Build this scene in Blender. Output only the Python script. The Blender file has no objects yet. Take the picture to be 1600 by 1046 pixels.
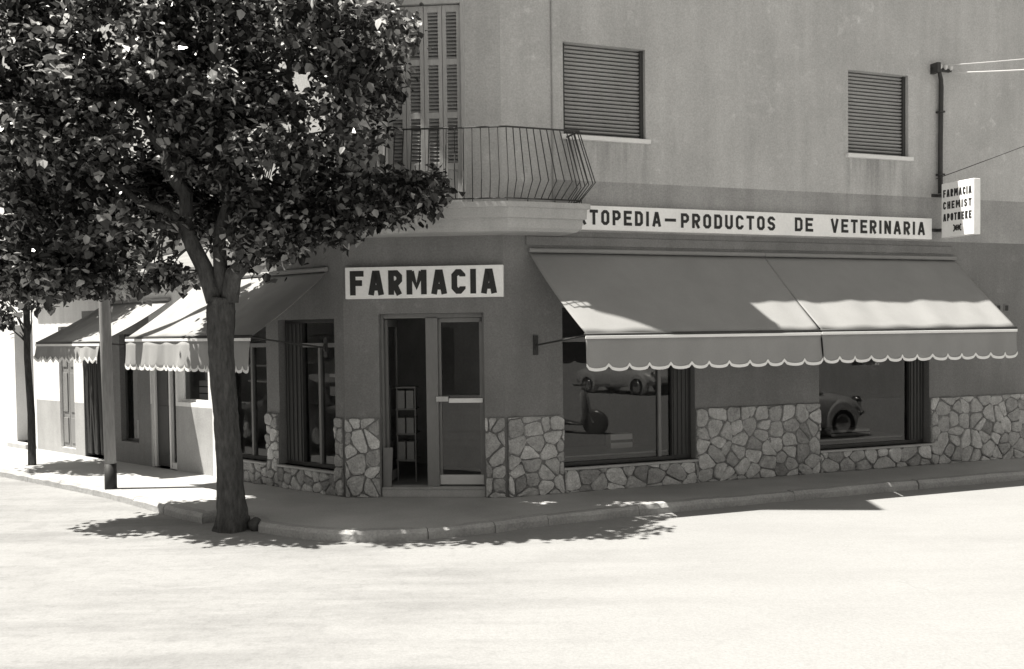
import bpy, bmesh, math, random
from mathutils import Vector, Matrix
random.seed(7)
SC = bpy.context.scene
COL = SC.collection

# ------------------------------------------------------------------ camera
PITCH, ROLL, EYE = -0.0291, 0.0129, 2.0
cam_d = bpy.data.cameras.new('camera')
cam = bpy.data.objects.new('camera', cam_d)
COL.objects.link(cam)
cp, sp, cr, sr = math.cos(PITCH), math.sin(PITCH), math.cos(ROLL), math.sin(ROLL)
ex, up0, fw = Vector((1, 0, 0)), Vector((0, -sp, cp)), Vector((0, cp, sp))
right = cr * ex - sr * up0
upv = sr * ex + cr * up0
cam.matrix_world = Matrix(((right.x, upv.x, -fw.x, 0), (right.y, upv.y, -fw.y, 0),
                           (right.z, upv.z, -fw.z, EYE), (0, 0, 0, 1)))
cam_d.sensor_width = 36
cam_d.lens = 1500 / 1600 * 36
cam_d.shift_y = 40.4 / 1600
cam_d.clip_end = 2000
SC.camera = cam

# ------------------------------------------------------------------ light
TINT = (1.0, 0.963, 0.885)          # warm black-and-white print tone
SUN_V = Vector((0.5, 0.0235, -1.0))  # direction the sunlight travels
world = bpy.data.worlds.new('World')
SC.world = world
world.use_nodes = True
nt = world.node_tree
nt.nodes.clear()
sky = nt.nodes.new('ShaderNodeTexSky')
sky.sky_type = 'NISHITA'
sky.sun_disc = False
sky.sun_elevation = math.atan2(1.0, 0.5)
sky.sun_rotation = math.radians(270)
bw = nt.nodes.new('ShaderNodeRGBToBW')
mx = nt.nodes.new('ShaderNodeMix')
mx.data_type = 'RGBA'
mx.blend_type = 'MULTIPLY'
mx.inputs[0].default_value = 1
mx.inputs[7].default_value = (*TINT, 1)
bg = nt.nodes.new('ShaderNodeBackground')
bg.inputs[1].default_value = 0.088
wo = nt.nodes.new('ShaderNodeOutputWorld')
nt.links.new(sky.outputs[0], bw.inputs[0])
nt.links.new(bw.outputs[0], mx.inputs[6])
nt.links.new(mx.outputs[2], bg.inputs[0])
nt.links.new(bg.outputs[0], wo.inputs[0])
sun_d = bpy.data.lights.new('sun', 'SUN')
sun_d.energy = 5.0
sun_d.angle = math.radians(0.5)
sun_d.color = TINT
sun = bpy.data.objects.new('sun', sun_d)
COL.objects.link(sun)
sun.rotation_euler = SUN_V.to_track_quat('-Z', 'Y').to_euler()
sun.location = (-8, 8, 20)
SC.view_settings.view_transform = 'Standard'
SC.view_settings.look = 'None'
SC.view_settings.gamma = 1
SC.view_settings.exposure = 1.16

# ------------------------------------------------------------------ plan of the corner
aC, aR, aL, LA = .0832, .3621, .7062, 1.9714
class Frame:
    def __init__(s, o, d, n):
        s.o, s.d, s.n = Vector(o), Vector(d), Vector(n)
    def p(s, a, out, z):
        q = s.o + s.d * a + s.n * out
        return Vector((q.x, q.y, z))
    def inv(s, P):
        q = Vector((P[0], P[1])) - s.o
        return q.dot(s.d), q.dot(s.n)
Bp = Vector((-.0939, 11.6061))
dC = Vector((-math.cos(aC), math.sin(aC)))
nC = Vector((-math.sin(aC), -math.cos(aC)))
Ap = Bp + dC * LA
FR_R = Frame(Bp, (math.cos(aR), math.sin(aR)), (math.sin(aR), -math.cos(aR)))   # right street front, s to the right
FR_C = Frame(Bp, dC, nC)                                                        # corner front, s to the left
FR_L = Frame(Ap, (-math.cos(aL), math.sin(aL)), (-math.sin(aL), -math.cos(aL))) # left street front, s to the left
FR_W = Frame((0, 0), (1, 0), (0, 1))

# ------------------------------------------------------------------ materials
def mat(name, v, rough=.85, blotch=.12, bscale=1.2, grain=.12, gscale=70, bump=.15, bumpscale=40,
        stretch=(1, 1, 1), metal=0, spec=.3, attr=None, attr_amt=.5, streak=0, bdist=.006):
    m = bpy.data.materials.new(name)
    m.use_nodes = True
    t = m.node_tree
    b = t.nodes['Principled BSDF']
    b.inputs['Roughness'].default_value = rough
    b.inputs['Metallic'].default_value = metal
    b.inputs['Specular IOR Level'].default_value = spec
    tc = t.nodes.new('ShaderNodeTexCoord')
    mp = t.nodes.new('ShaderNodeMapping')
    mp.inputs['Scale'].default_value = stretch
    t.links.new(tc.outputs['Object'], mp.inputs[0])
    def noise(sc, det=5):
        n = t.nodes.new('ShaderNodeTexNoise')
        n.inputs['Scale'].default_value = sc
        n.inputs['Detail'].default_value = det
        n.inputs['Roughness'].default_value = .6
        t.links.new(mp.outputs[0], n.inputs['Vector'])
        return n.outputs['Fac']
    def math_(op, a, bb):
        n = t.nodes.new('ShaderNodeMath')
        n.operation = op
        for i, x in enumerate((a, bb)):
            if isinstance(x, (int, float)):
                n.inputs[i].default_value = x
            else:
                t.links.new(x, n.inputs[i])
        return n.outputs[0]
    def fac(src, amt):       # 1 + amt*(src-.5)*4
        return math_('ADD', math_('MULTIPLY', math_('SUBTRACT', src, .5), amt * 4), 1.0)
    val = math_('MULTIPLY', fac(noise(bscale), blotch), fac(noise(gscale, 3), grain))
    if streak:
        mp2 = t.nodes.new('ShaderNodeMapping')
        mp2.inputs['Scale'].default_value = (5, 5, .45)
        t.links.new(tc.outputs['Object'], mp2.inputs[0])
        n = t.nodes.new('ShaderNodeTexNoise')
        n.inputs['Scale'].default_value = 1
        n.inputs['Detail'].default_value = 6
        t.links.new(mp2.outputs[0], n.inputs['Vector'])
        val = math_('MULTIPLY', val, fac(n.outputs['Fac'], streak))
    if attr:
        a = t.nodes.new('ShaderNodeAttribute')
        a.attribute_name = attr
        val = math_('MULTIPLY', val, math_('ADD', math_('MULTIPLY', a.outputs['Fac'], attr_amt * 2), 1 - attr_amt))
    val = math_('MULTIPLY', val, v)
    val = math_('MAXIMUM', val, .004)
    t.links.new(val, b.inputs['Base Color'])
    if bump:
        bn = t.nodes.new('ShaderNodeBump')
        bn.inputs['Strength'].default_value = bump
        bn.inputs['Distance'].default_value = bdist
        t.links.new(noise(bumpscale, 6), bn.inputs['Height'])
        t.links.new(bn.outputs[0], b.inputs['Normal'])
    return m

M = {}
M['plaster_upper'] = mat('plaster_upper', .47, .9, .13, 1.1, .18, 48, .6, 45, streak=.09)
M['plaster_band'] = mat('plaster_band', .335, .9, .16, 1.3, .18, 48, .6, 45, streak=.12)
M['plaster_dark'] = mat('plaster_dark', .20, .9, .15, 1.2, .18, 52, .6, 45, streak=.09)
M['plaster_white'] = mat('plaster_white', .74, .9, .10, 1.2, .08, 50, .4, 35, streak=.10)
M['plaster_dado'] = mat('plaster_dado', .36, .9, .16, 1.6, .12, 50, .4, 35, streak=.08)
M['concrete'] = mat('concrete', .40, .9, .14, 1.5, .14, 60, .4, 40, streak=.08)
M['roof'] = mat('roof', .22, .9, .2, 2, .15, 30, .5, 30)
M['stone'] = mat('stone', .43, .9, .26, 9, .26, 50, 1.0, 26, attr='tone', attr_amt=.42, bdist=.02)
M['mortar'] = mat('mortar', .21, .95, .2, 5, .2, 70, .6, 60)
M['sidewalk'] = mat('sidewalk', .40, .9, .20, .8, .14, 45, .4, 60)
M['kerb'] = mat('kerb', .34, .9, .22, 2.5, .18, 40, .7, 22, bdist=.012)
M['white_paint'] = mat('white_paint', .78, .5, .05, 3, .04, 40, .1, 30)
M['sign_white'] = mat('sign_white', .92, .45, .07, 2.5, .05, 30, .05, 20)
M['letter'] = mat('letter', .03, .6, .1, 6, .1, 50, 0)
M['wood_pale'] = mat('wood_pale', .46, .6, .14, 2, .1, 30, .25, 25, stretch=(1, 1, .25))
M['wood_grey'] = mat('wood_grey', .20, .6, .14, 2, .1, 30, .25, 25, stretch=(1, 1, .25))
M['wood_dark'] = mat('wood_dark', .055, .5, .14, 2, .1, 30, .25, 25, stretch=(1, 1, .25))
M['blind'] = mat('blind', .36, .6, .12, 2.5, .1, 40, .15, 30)
M['iron'] = mat('iron', .045, .55, .2, 6, .15, 50, .2, 50, metal=0)
M['canvas'] = mat('canvas', .275, .9, .07, 1.6, .10, 160, .35, 220, streak=.03, bdist=.002)
M['canvas_pale'] = mat('canvas_pale', .31, .9, .09, 2.0, .10, 160, .35, 220, streak=.06, bdist=.002)
M['trim_white'] = mat('trim_white', .82, .8, .06, 3, .06, 120, .2, 150)
M['alu'] = mat('alu', .55, .4, .05, 3, .05, 50, 0, metal=.2)
M['interior'] = mat('interior', .22, .8, .2, 2, .1, 30, .1, 30)
M['interior_pale'] = mat('interior_pale', .30, .8, .1, 2, .1, 30, .1, 30)
M['box_grey'] = mat('box_grey', .28, .8, .15, 5, .1, 50, .1, 40)
M['box_white'] = mat('box_white', .65, .7, .06, 5, .05, 50, .05, 40)
M['pole_wood'] = mat('pole_wood', .23, .8, .2, 3, .2, 30, .5, 30, stretch=(1, 1, .15))
M['black_paint'] = mat('black_paint', .025, .6, .15, 8, .1, 50, .2, 40)
M['bark'] = mat('bark', .075, .95, .4, 7, .4, 30, 1.0, 20, stretch=(1, 1, .3), bdist=.06)
M['rock'] = mat('rock', .07, .9, .2, 8, .2, 40, .6, 30)
M['car_pale'] = mat('car_pale', .5, .25, .03, 2, .02, 30, 0, spec=.6)
M['car_dark'] = mat('car_dark', .12, .25, .03, 2, .02, 30, 0, spec=.6)
M['rubber'] = mat('rubber', .02, .8, .1, 8, .1, 40, .1, 40)
M['chrome'] = mat('chrome', .6, .2, .02, 2, .02, 30, 0, metal=1)
M['far_pane'] = mat('far_pane', .03, .1, .05, 2, .02, 30, 0, spec=.6)
M['cable_pale'] = mat('cable_pale', .6, .6, .05, 3, .05, 30, 0)

def road_material():
    m = mat('road', .272, .95, .04, .7, .10, 45, .35, 55, bdist=.008)
    t = m.node_tree
    b = t.nodes['Principled BSDF']
    src = b.inputs['Base Color'].links[0].from_socket
    tc = t.nodes.new('ShaderNodeTexCoord')
    def ns(scale, rot, sc, lo, hi, a, bb):
        mp = t.nodes.new('ShaderNodeMapping')
        mp.inputs['Scale'].default_value = scale
        mp.inputs['Rotation'].default_value = (0, 0, rot)
        t.links.new(tc.outputs['Object'], mp.inputs[0])
        n = t.nodes.new('ShaderNodeTexNoise')
        n.inputs['Scale'].default_value = sc
        n.inputs['Detail'].default_value = 7
        n.inputs['Roughness'].default_value = .65
        t.links.new(mp.outputs[0], n.inputs['Vector'])
        r = t.nodes.new('ShaderNodeMapRange')
        for i, v in ((1, lo), (2, hi), (3, a), (4, bb)):
            r.inputs[i].default_value = v
        t.links.new(n.outputs['Fac'], r.inputs[0])
        return r.outputs[0]
    def mul(a, c):
        n = t.nodes.new('ShaderNodeMath')
        n.operation = 'MULTIPLY'
        t.links.new(a, n.inputs[0])
        t.links.new(c, n.inputs[1])
        return n.outputs[0]
    sx = t.nodes.new('ShaderNodeSeparateXYZ')
    t.links.new(tc.outputs['Object'], sx.inputs[0])
    def mr_(inp, lo, hi, a, bb):
        r = t.nodes.new('ShaderNodeMapRange')
        r.interpolation_type = 'SMOOTHSTEP'
        for i, v_ in ((1, lo), (2, hi), (3, a), (4, bb)):
            r.inputs[i].default_value = v_
        t.links.new(inp, r.inputs[0])
        return r.outputs[0]
    def lerp1(f, v_):            # 1 where f = 0, v_ where f = 1
        n = t.nodes.new('ShaderNodeMix')
        n.data_type = 'FLOAT'
        n.inputs[2].default_value = 1
        t.links.new(f, n.inputs[0])
        t.links.new(v_, n.inputs[3])
        return n.outputs[0]
    worn = mr_(sx.outputs['X'], -2.5, 2.5, 1, .25)      # dirt streaks and patches strongest on the left, weaker to the right
    v = mul(src, lerp1(worn, ns((.22, 1.5, 1), .10, 1.1, .48, .62, 1.0, .80)))
    v = mul(v, lerp1(worn, ns((.6, 1, 1), .4, 1.6, .46, .66, .97, .84)))
    v = mul(v, lerp1(worn, ns((1, 1, 1), 0, 9, .50, .70, 1.0, .86)))
    v = mul(v, ns((1, 1, 1), 0, 60, .60, .72, 1.0, .80))
    vo = t.nodes.new('ShaderNodeTexVoronoi')            # hairline cracks
    vo.feature = 'DISTANCE_TO_EDGE'
    vo.inputs['Scale'].default_value = .55
    wn = t.nodes.new('ShaderNodeTexNoise')
    wn.inputs['Scale'].default_value = 2.2
    wn.inputs['Detail'].default_value = 6
    t.links.new(tc.outputs['Object'], wn.inputs['Vector'])
    vm = t.nodes.new('ShaderNodeVectorMath')
    vm.operation = 'MULTIPLY_ADD'
    vm.inputs[1].default_value = (.9, .9, 0)
    t.links.new(wn.outputs['Color'], vm.inputs[0])
    t.links.new(tc.outputs['Object'], vm.inputs[2])
    t.links.new(vm.outputs[0], vo.inputs['Vector'])
    v = mul(v, lerp1(ns((1, 1, 1), 0, .8, .54, .68, 0, .3), mr_(vo.outputs['Distance'], .002, .010, .62, 1)))
    t.links.new(v, b.inputs['Base Color'])
    return m
M['road'] = road_material()

def wear(m, sills):
    """rain streaks hanging under the window sills and pale lime blooms on the plaster of the right front"""
    t = m.node_tree
    b = t.nodes['Principled BSDF']
    src = b.inputs['Base Color'].links[0].from_socket
    geo = t.nodes.new('ShaderNodeNewGeometry')
    def dotp(vec, off):
        n = t.nodes.new('ShaderNodeVectorMath')
        n.operation = 'DOT_PRODUCT'
        n.inputs[1].default_value = vec
        t.links.new(geo.outputs['Position'], n.inputs[0])
        return mt_('SUBTRACT', n.outputs['Value'], off)
    def mt_(op, a, c):
        n = t.nodes.new('ShaderNodeMath')
        n.operation = op
        n.use_clamp = op == 'MULTIPLY'
        for i, x in enumerate((a, c)):
            if isinstance(x, (int, float)):
                n.inputs[i].default_value = x
            else:
                t.links.new(x, n.inputs[i])
        return n.outputs[0]
    def rng(x, lo, hi, a=0, c=1):
        r = t.nodes.new('ShaderNodeMapRange')
        for i, v_ in ((1, lo), (2, hi), (3, a), (4, c)):
            r.inputs[i].default_value = v_
        t.links.new(x, r.inputs[0])
        return r.outputs[0]
    s_ax = dotp((FR_R.d.x, FR_R.d.y, 0), FR_R.d.dot(FR_R.o))
    z_ax = dotp((0, 0, 1), 0)
    def noise(scale, sc):
        mp = t.nodes.new('ShaderNodeMapping')
        mp.inputs['Scale'].default_value = scale
        t.links.new(geo.outputs['Position'], mp.inputs[0])
        n = t.nodes.new('ShaderNodeTexNoise')
        n.inputs['Scale'].default_value = sc
        n.inputs['Detail'].default_value = 6
        n.inputs['Roughness'].default_value = .65
        t.links.new(mp.outputs[0], n.inputs['Vector'])
        return n.outputs['Fac']
    stk = rng(noise((9, 9, .8), 1.0), .42, .62)
    tot = None
    for (s0, s1, z) in sills:
        k = mt_('MULTIPLY', rng(s_ax, s0 - .06, s0 + .05), rng(s_ax, s1 + .06, s1 - .05))
        k = mt_('MULTIPLY', k, mt_('MULTIPLY', rng(z_ax, z - .95, z - .05), rng(z_ax, z + .02, z)))
        tot = k if tot is None else mt_('MAXIMUM', tot, k)
    dark = mt_('SUBTRACT', 1.0, mt_('MULTIPLY', mt_('MULTIPLY', tot, stk), .28))
    bloom = mt_('MULTIPLY', rng(noise((1, 1, 1), 5.5), .56, .72), rng(noise((1, 1, 1), .75), .47, .60))
    light = mt_('ADD', 1.0, mt_('MULTIPLY', bloom, .34))
    n = t.nodes.new('ShaderNodeMath')
    n.operation = 'MULTIPLY'
    t.links.new(dark, n.inputs[0])
    t.links.new(light, n.inputs[1])
    n2 = t.nodes.new('ShaderNodeMath')
    n2.operation = 'MULTIPLY'
    t.links.new(src, n2.inputs[0])
    t.links.new(n.outputs[0], n2.inputs[1])
    t.links.new(n2.outputs[0], b.inputs['Base Color'])
SILLS = [(.775, 2.005, 4.37), (5.095, 6.245, 4.37)]
for nm_ in ('plaster_upper', 'plaster_band', 'plaster_dark'):
    wear(M[nm_], SILLS)

def glass_material():
    m = bpy.data.materials.new('shop_glass')
    m.use_nodes = True
    t = m.node_tree
    t.nodes.clear()
    o = t.nodes.new('ShaderNodeOutputMaterial')
    mix = t.nodes.new('ShaderNodeMixShader')
    tr = t.nodes.new('ShaderNodeBsdfTransparent')
    tr.inputs[0].default_value = (.72, .72, .72, 1)
    gl = t.nodes.new('ShaderNodeBsdfGlossy')
    gl.inputs['Roughness'].default_value = .012
    fr = t.nodes.new('ShaderNodeFresnel')
    fr.inputs[0].default_value = 1.6
    t.links.new(fr.outputs[0], mix.inputs[0])
    t.links.new(tr.outputs[0], mix.inputs[1])
    t.links.new(gl.outputs[0], mix.inputs[2])
    t.links.new(mix.outputs[0], o.inputs[0])
    return m
M['glass'] = glass_material()

def leaf_material():
    m = bpy.data.materials.new('leaf')
    m.use_nodes = True
    t = m.node_tree
    t.nodes.clear()
    o = t.nodes.new('ShaderNodeOutputMaterial')
    g = t.nodes.new('ShaderNodeNewGeometry')
    mr = t.nodes.new('ShaderNodeMapRange')
    mr.inputs[3].default_value = .016
    mr.inputs[4].default_value = .46
    pw = t.nodes.new('ShaderNodeMath')
    pw.operation = 'POWER'
    pw.inputs[1].default_value = 5.5  # rare very pale leaves put sun flecks into the leaf colour
    t.links.new(g.outputs['Random Per Island'], pw.inputs[0])
    
    t.links.new(pw.outputs[0], mr.inputs[0])
    p = t.nodes.new('ShaderNodeBsdfPrincipled')
    p.inputs['Roughness'].default_value = .26
    p.inputs['Specular IOR Level'].default_value = .6
    t.links.new(mr.outputs[0], p.inputs['Base Color'])
    tl = t.nodes.new('ShaderNodeBsdfTranslucent')
    mt = t.nodes.new('ShaderNodeMath')
    mt.operation = 'MULTIPLY'
    mt.inputs[1].default_value = 3.0
    t.links.new(mr.outputs[0], mt.inputs[0])
    t.links.new(mt.outputs[0], tl.inputs[0])
    ad = t.nodes.new('ShaderNodeMixShader')
    ad.inputs[0].default_value = .35
    t.links.new(p.outputs[0], ad.inputs[1])
    t.links.new(tl.outputs[0], ad.inputs[2])
    t.links.new(ad.outputs[0], o.inputs[0])
    return m
M['leaf'] = leaf_material()

# ------------------------------------------------------------------ mesh helpers
class MB:
    def __init__(s):
        s.v, s.f, s.m, s.tone = [], [], [], None
    def add(s, vs, fs, mi=0):
        k = len(s.v)
        s.v += [tuple(x) for x in vs]
        s.f += [tuple(i + k for i in f) for f in fs]
        s.m += [mi] * len(fs)
        return k
    def box(s, fr, a0, a1, o0, o1, z0, z1, mi=0):
        vs = [fr.p(a, o, z) for z in (z0, z1) for (a, o) in ((a0, o0), (a1, o0), (a1, o1), (a0, o1))]
        s.add(vs, [(3, 2, 1, 0), (4, 5, 6, 7), (0, 1, 5, 4), (1, 2, 6, 5), (2, 3, 7, 6), (3, 0, 4, 7)], mi)
        return s
    def obox(s, c, ax, ay, az, mi=0):        # oriented box from centre and three half axes
        vs = [Vector(c) + Vector(ax) * i + Vector(ay) * j + Vector(az) * k
              for k in (-1, 1) for (i, j) in ((-1, -1), (1, -1), (1, 1), (-1, 1))]
        s.add(vs, [(3, 2, 1, 0), (4, 5, 6, 7), (0, 1, 5, 4), (1, 2, 6, 5), (2, 3, 7, 6), (3, 0, 4, 7)], mi)
        return s
    def tube(s, pts, r, n=8, mi=0, cap=True, jag=0):
        pts = [Vector(p) for p in pts]
        rs = r if isinstance(r, (list, tuple)) else [r] * len(pts)
        rings = []
        ref = None
        for i, p in enumerate(pts):
            a = pts[max(i - 1, 0)]
            b = pts[min(i + 1, len(pts) - 1)]
            d = (b - a).normalized()
            if ref is None:
                ref = Vector((0, 0, 1)) if abs(d.z) < .9 else Vector((1, 0, 0))
            u = d.cross(ref).normalized()
            w = u.cross(d).normalized()
            ref = w
            rings.append([p + (u * math.cos(t) + w * math.sin(t)) * rs[i] * (1 + random.uniform(-jag, jag))
                          for t in [2 * math.pi * k / n for k in range(n)]])
        vs = [q for ring in rings for q in ring]
        fs = []
        for i in range(len(rings) - 1):
            for k in range(n):
                a, b = i * n + k, i * n + (k + 1) % n
                fs.append((a, b, b + n, a + n))
        if cap:
            fs.append(tuple(range(n - 1, -1, -1)))
            fs.append(tuple(range(len(vs) - n, len(vs))))
        s.add(vs, fs, mi)
        return s
    def prism(s, poly_a, poly_b, mi=0):      # two matching loops joined
        n = len(poly_a)
        s.add(list(poly_a) + list(poly_b),
              [tuple(range(n - 1, -1, -1)), tuple(range(n, 2 * n))] +
              [(i, (i + 1) % n, (i + 1) % n + n, i + n) for i in range(n)], mi)
        return s
    def lathe(s, c, axis, prof, n=24, mi=0):  # prof: (offset along axis, radius)
        ax = Vector(axis).normalized()
        u = ax.cross(Vector((0, 0, 1)) if abs(ax.z) < .9 else Vector((1, 0, 0))).normalized()
        w = ax.cross(u)
        vs = []
        for (h, r) in prof:
            vs += [Vector(c) + ax * h + (u * math.cos(2 * math.pi * k / n) + w * math.sin(2 * math.pi * k / n)) * r for k in range(n)]
        fs = []
        for i in range(len(prof) - 1):
            for k in range(n):
                a, b = i * n + k, i * n + (k + 1) % n
                fs.append((a, b, b + n, a + n))
        fs.append(tuple(range(n - 1, -1, -1)))
        fs.append(tuple(range(len(vs) - n, len(vs))))
        s.add(vs, fs, mi)
        return s

def build(name, mb, mats, parent=None, smooth=False, recalc=True, bevel=0, solid=0, loc=None):
    base = Vector(parent['_base']) if parent else (Vector(loc) if loc else Vector((0, 0, 0)))
    me = bpy.data.meshes.new(name)
    me.from_pydata([tuple(Vector(v) - base) for v in mb.v], [], mb.f)
    if not isinstance(mats, (list, tuple)):
        mats = [mats]
    for m in mats:
        me.materials.append(M[m])
    if len(mats) > 1:
        me.polygons.foreach_set('material_index', mb.m)
    if recalc:
        bm = bmesh.new()
        bm.from_mesh(me)
        bmesh.ops.recalc_face_normals(bm, faces=bm.faces)
        bm.to_mesh(me)
        bm.free()
    if mb.tone:
        at = me.attributes.new('tone', 'FLOAT', 'POINT')
        at.data.foreach_set('value', mb.tone)
    if smooth:
        me.polygons.foreach_set('use_smooth', [True] * len(me.polygons))
    o = bpy.data.objects.new(name, me)
    COL.objects.link(o)
    if parent:
        o.parent = parent
        if parent.type == 'MESH':
            o['_base'] = list(base)
    o['_base'] = list(base)
    if not parent:
        o.location = base
    if solid:
        md = o.modifiers.new('thick', 'SOLIDIFY')
        md.thickness = solid
        md.offset = 0
    if bevel:
        md = o.modifiers.new('bevel', 'BEVEL')
        md.width = bevel
        md.segments = 2
        md.limit_method = 'ANGLE'
        md.angle_limit = math.radians(40)
    return o

def thing(name, label, cat, loc, group=None):
    o = bpy.data.objects.new(name, None)
    COL.objects.link(o)
    o.location = loc
    o['_base'] = list(loc)
    o.empty_display_size = .2
    return tag(o, label, cat, group)

def tag(o, label, cat, group=None):
    o['label'] = label
    o['category'] = cat
    if group:
        o['group'] = group
    return o

def structure(o, kind='structure'):
    o['kind'] = kind
    return o

# ------------------------------------------------------------------ ground
g = MB()
g.add([(-220, -220, -.105), (220, -220, -.105), (220, 220, -.105), (-220, 220, -.105)], [(0, 1, 2, 3)])
structure(build('road', g, 'road', recalc=False))

def xy(fr, s, o):
    q = fr.p(s, o, 0)
    return (q.x, q.y)
outer = [xy(FR_L, 40, 1.6), xy(FR_L, 6, 1.57), xy(FR_L, 2.85, 1.55), (-3.80, 10.98), (-3.50, 10.73), (-3.38, 10.86),
         (-2.92, 10.60), (-2.74, 10.22), (-2.38, 9.96), (-2.0, 9.76), (-1.55, 9.66), (-1.1, 9.69), (-.66, 9.83),
         (-.2, 10.04), (.22, 10.30), xy(FR_R, 1.0, 1.22), xy(FR_R, 4.0, 1.15), xy(FR_R, 60, 1.13)]
def resample(pts, step):
    out = []
    for i in range(len(pts) - 1):
        a, b = Vector(pts[i]), Vector(pts[i + 1])
        n = max(1, int(min((b - a).length, 14) / step))
        for k in range(n):
            out.append(a.lerp(b, k / n))
    out.append(Vector(pts[-1]))
    return out
op = resample(outer, .16)
rk = random.Random(3)
inner = []
for i, p in enumerate(op):
    a, b = op[max(i - 1, 0)], op[min(i + 1, len(op) - 1)]
    d = (b - a).normalized()
    inner.append(p + Vector((-d.y, d.x)) * .15)
k = MB()
n = len(op)
i0 = 0
while i0 < n - 1:
    ln = rk.choice((4, 5, 6, 6, 7))
    i1 = min(n - 1, i0 + ln)
    dz, dj = rk.uniform(-.006, .004), rk.uniform(-.010, .010)
    vs = []
    for i in range(i0, i1 + 1):
        p_, q_ = op[i].copy(), inner[i].copy()
        if i == i0 and i0:
            t_ = op[i + 1] - op[i]
            p_ += t_ * .02
            q_ += t_ * .02
        if i == i1 and i1 < n - 1:
            t_ = op[i - 1] - op[i]
            p_ += t_ * .02
            q_ += t_ * .02
        d = (q_ - p_).normalized()
        j = dj + rk.uniform(-.006, .006)
        o1, o2 = p_ + d * j, p_ + d * (.028 + j * .5 + rk.uniform(0, .012))
        zt = .004 + dz + rk.uniform(-.004, .004)
        vs += [(o1.x, o1.y, -.3), (o1.x, o1.y, -.03 + rk.uniform(-.014, .006)), (o2.x, o2.y, zt), (q_.x, q_.y, zt), (q_.x, q_.y, -.3)]
    m_ = i1 - i0
    fs = [(i * 5 + c, i * 5 + c + 1, i * 5 + 5 + c + 1, i * 5 + 5 + c) for i in range(m_) for c in range(4)]
    fs += [(0, 1, 2, 3, 4), (m_ * 5 + 4, m_ * 5 + 3, m_ * 5 + 2, m_ * 5 + 1, m_ * 5)]
    k.add(vs, fs)
    i0 = i1
structure(build('kerb', k, 'kerb', recalc=True))
s_ = MB()
poly = [(p.x, p.y, 0) for p in [a.lerp(b, .8) for a, b in zip(op, inner)]] + [(60, 60, 0), (-40, 60, 0)]
s_.add(poly, [tuple(range(len(poly)))])
structure(build('sidewalk', s_, 'sidewalk', recalc=False))

# ------------------------------------------------------------------ walls with openings
def wall(mb, fr, s0, s1, zsplits, holes, mats_z, depth=.24):
    """front face cut into cells, openings left out and given reveals; mats_z: list of (z_upper, material index)"""
    ss = sorted({s0, s1} | {h[0] for h in holes} | {h[1] for h in holes})
    zs = sorted(set(zsplits) | {h[2] for h in holes} | {h[3] for h in holes})
    def mi(z):
        for zu, m_ in mats_z:
            if z < zu:
                return m_
        return mats_z[-1][1]
    for i in range(len(ss) - 1):
        for j in range(len(zs) - 1):
            a, b, c, d = ss[i], ss[i + 1], zs[j], zs[j + 1]
            cs, cz = (a + b) / 2, (c + d) / 2
            if any(h[0] < cs < h[1] and h[2] < cz < h[3] for h in holes):
                continue
            mb.add([fr.p(a, 0, c), fr.p(b, 0, c), fr.p(b, 0, d), fr.p(a, 0, d)], [(0, 1, 2, 3)], mi(cz))
    for (a, b, c, d) in holes:
        m_ = mi((c + d) / 2)
        for q in (((a, c), (a, d)), ((b, c), (b, d)), ((a, c), (b, c)), ((a, d), (b, d))):
            (u0, w0), (u1, w1) = q
            mb.add([fr.p(u0, 0, w0), fr.p(u1, 0, w1), fr.p(u1, -depth, w1), fr.p(u0, -depth, w0)], [(0, 1, 2, 3)], m_)

G1 = (.771, 2.654, .313, 2.30)
G2 = (4.633, 6.582, .313, 2.30)
W1 = (.818, 1.960, 4.425, 5.565)
W2 = (5.140, 6.200, 4.425, 5.585)
DOOR = (.244, 1.537, .0, 2.245)
BDOOR = (.43, 1.43, 3.52, 6.02)
LA_ = (.179, 1.332, .305, 2.20)
LB_ = (1.602, 2.62, .305, 2.18)
ZE, ZT = 6.95, 8.7
phx = thing('pharmacy_building', 'grey plastered corner pharmacy building with stone dado, iron balcony and roller blinds upstairs', 'building', (-.0939, 11.6061, 0))
w = MB()
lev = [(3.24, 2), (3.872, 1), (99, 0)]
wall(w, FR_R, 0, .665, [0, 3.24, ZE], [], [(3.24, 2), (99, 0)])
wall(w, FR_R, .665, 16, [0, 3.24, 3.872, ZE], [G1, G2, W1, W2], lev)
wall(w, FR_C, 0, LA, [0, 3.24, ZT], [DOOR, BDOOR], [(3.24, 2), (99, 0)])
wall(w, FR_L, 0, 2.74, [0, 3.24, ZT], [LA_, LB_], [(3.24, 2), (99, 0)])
# pale end pier of the left front and the flank above the low neighbour
w.box(FR_L, 2.74, 2.91, -.3, .012, 0, 2.98, 3)
w.box(FR_L, 2.74, 2.91, -.3, -.0, 2.98, ZT, 0)
back = [FR_R.p(16, 0, 0), FR_R.p(16, -8, 0), FR_R.p(4, -9, 0), FR_L.p(2.91, -6, 0), FR_L.p(2.91, -.3, 0)]
for i in range(len(back) - 1):
    a, b = back[i], back[i + 1]
    zt = ZE if i < 2 else ZT
    w.add([(a.x, a.y, 0), (b.x, b.y, 0), (b.x, b.y, zt), (a.x, a.y, zt)], [(0, 1, 2, 3)], 0)
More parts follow.
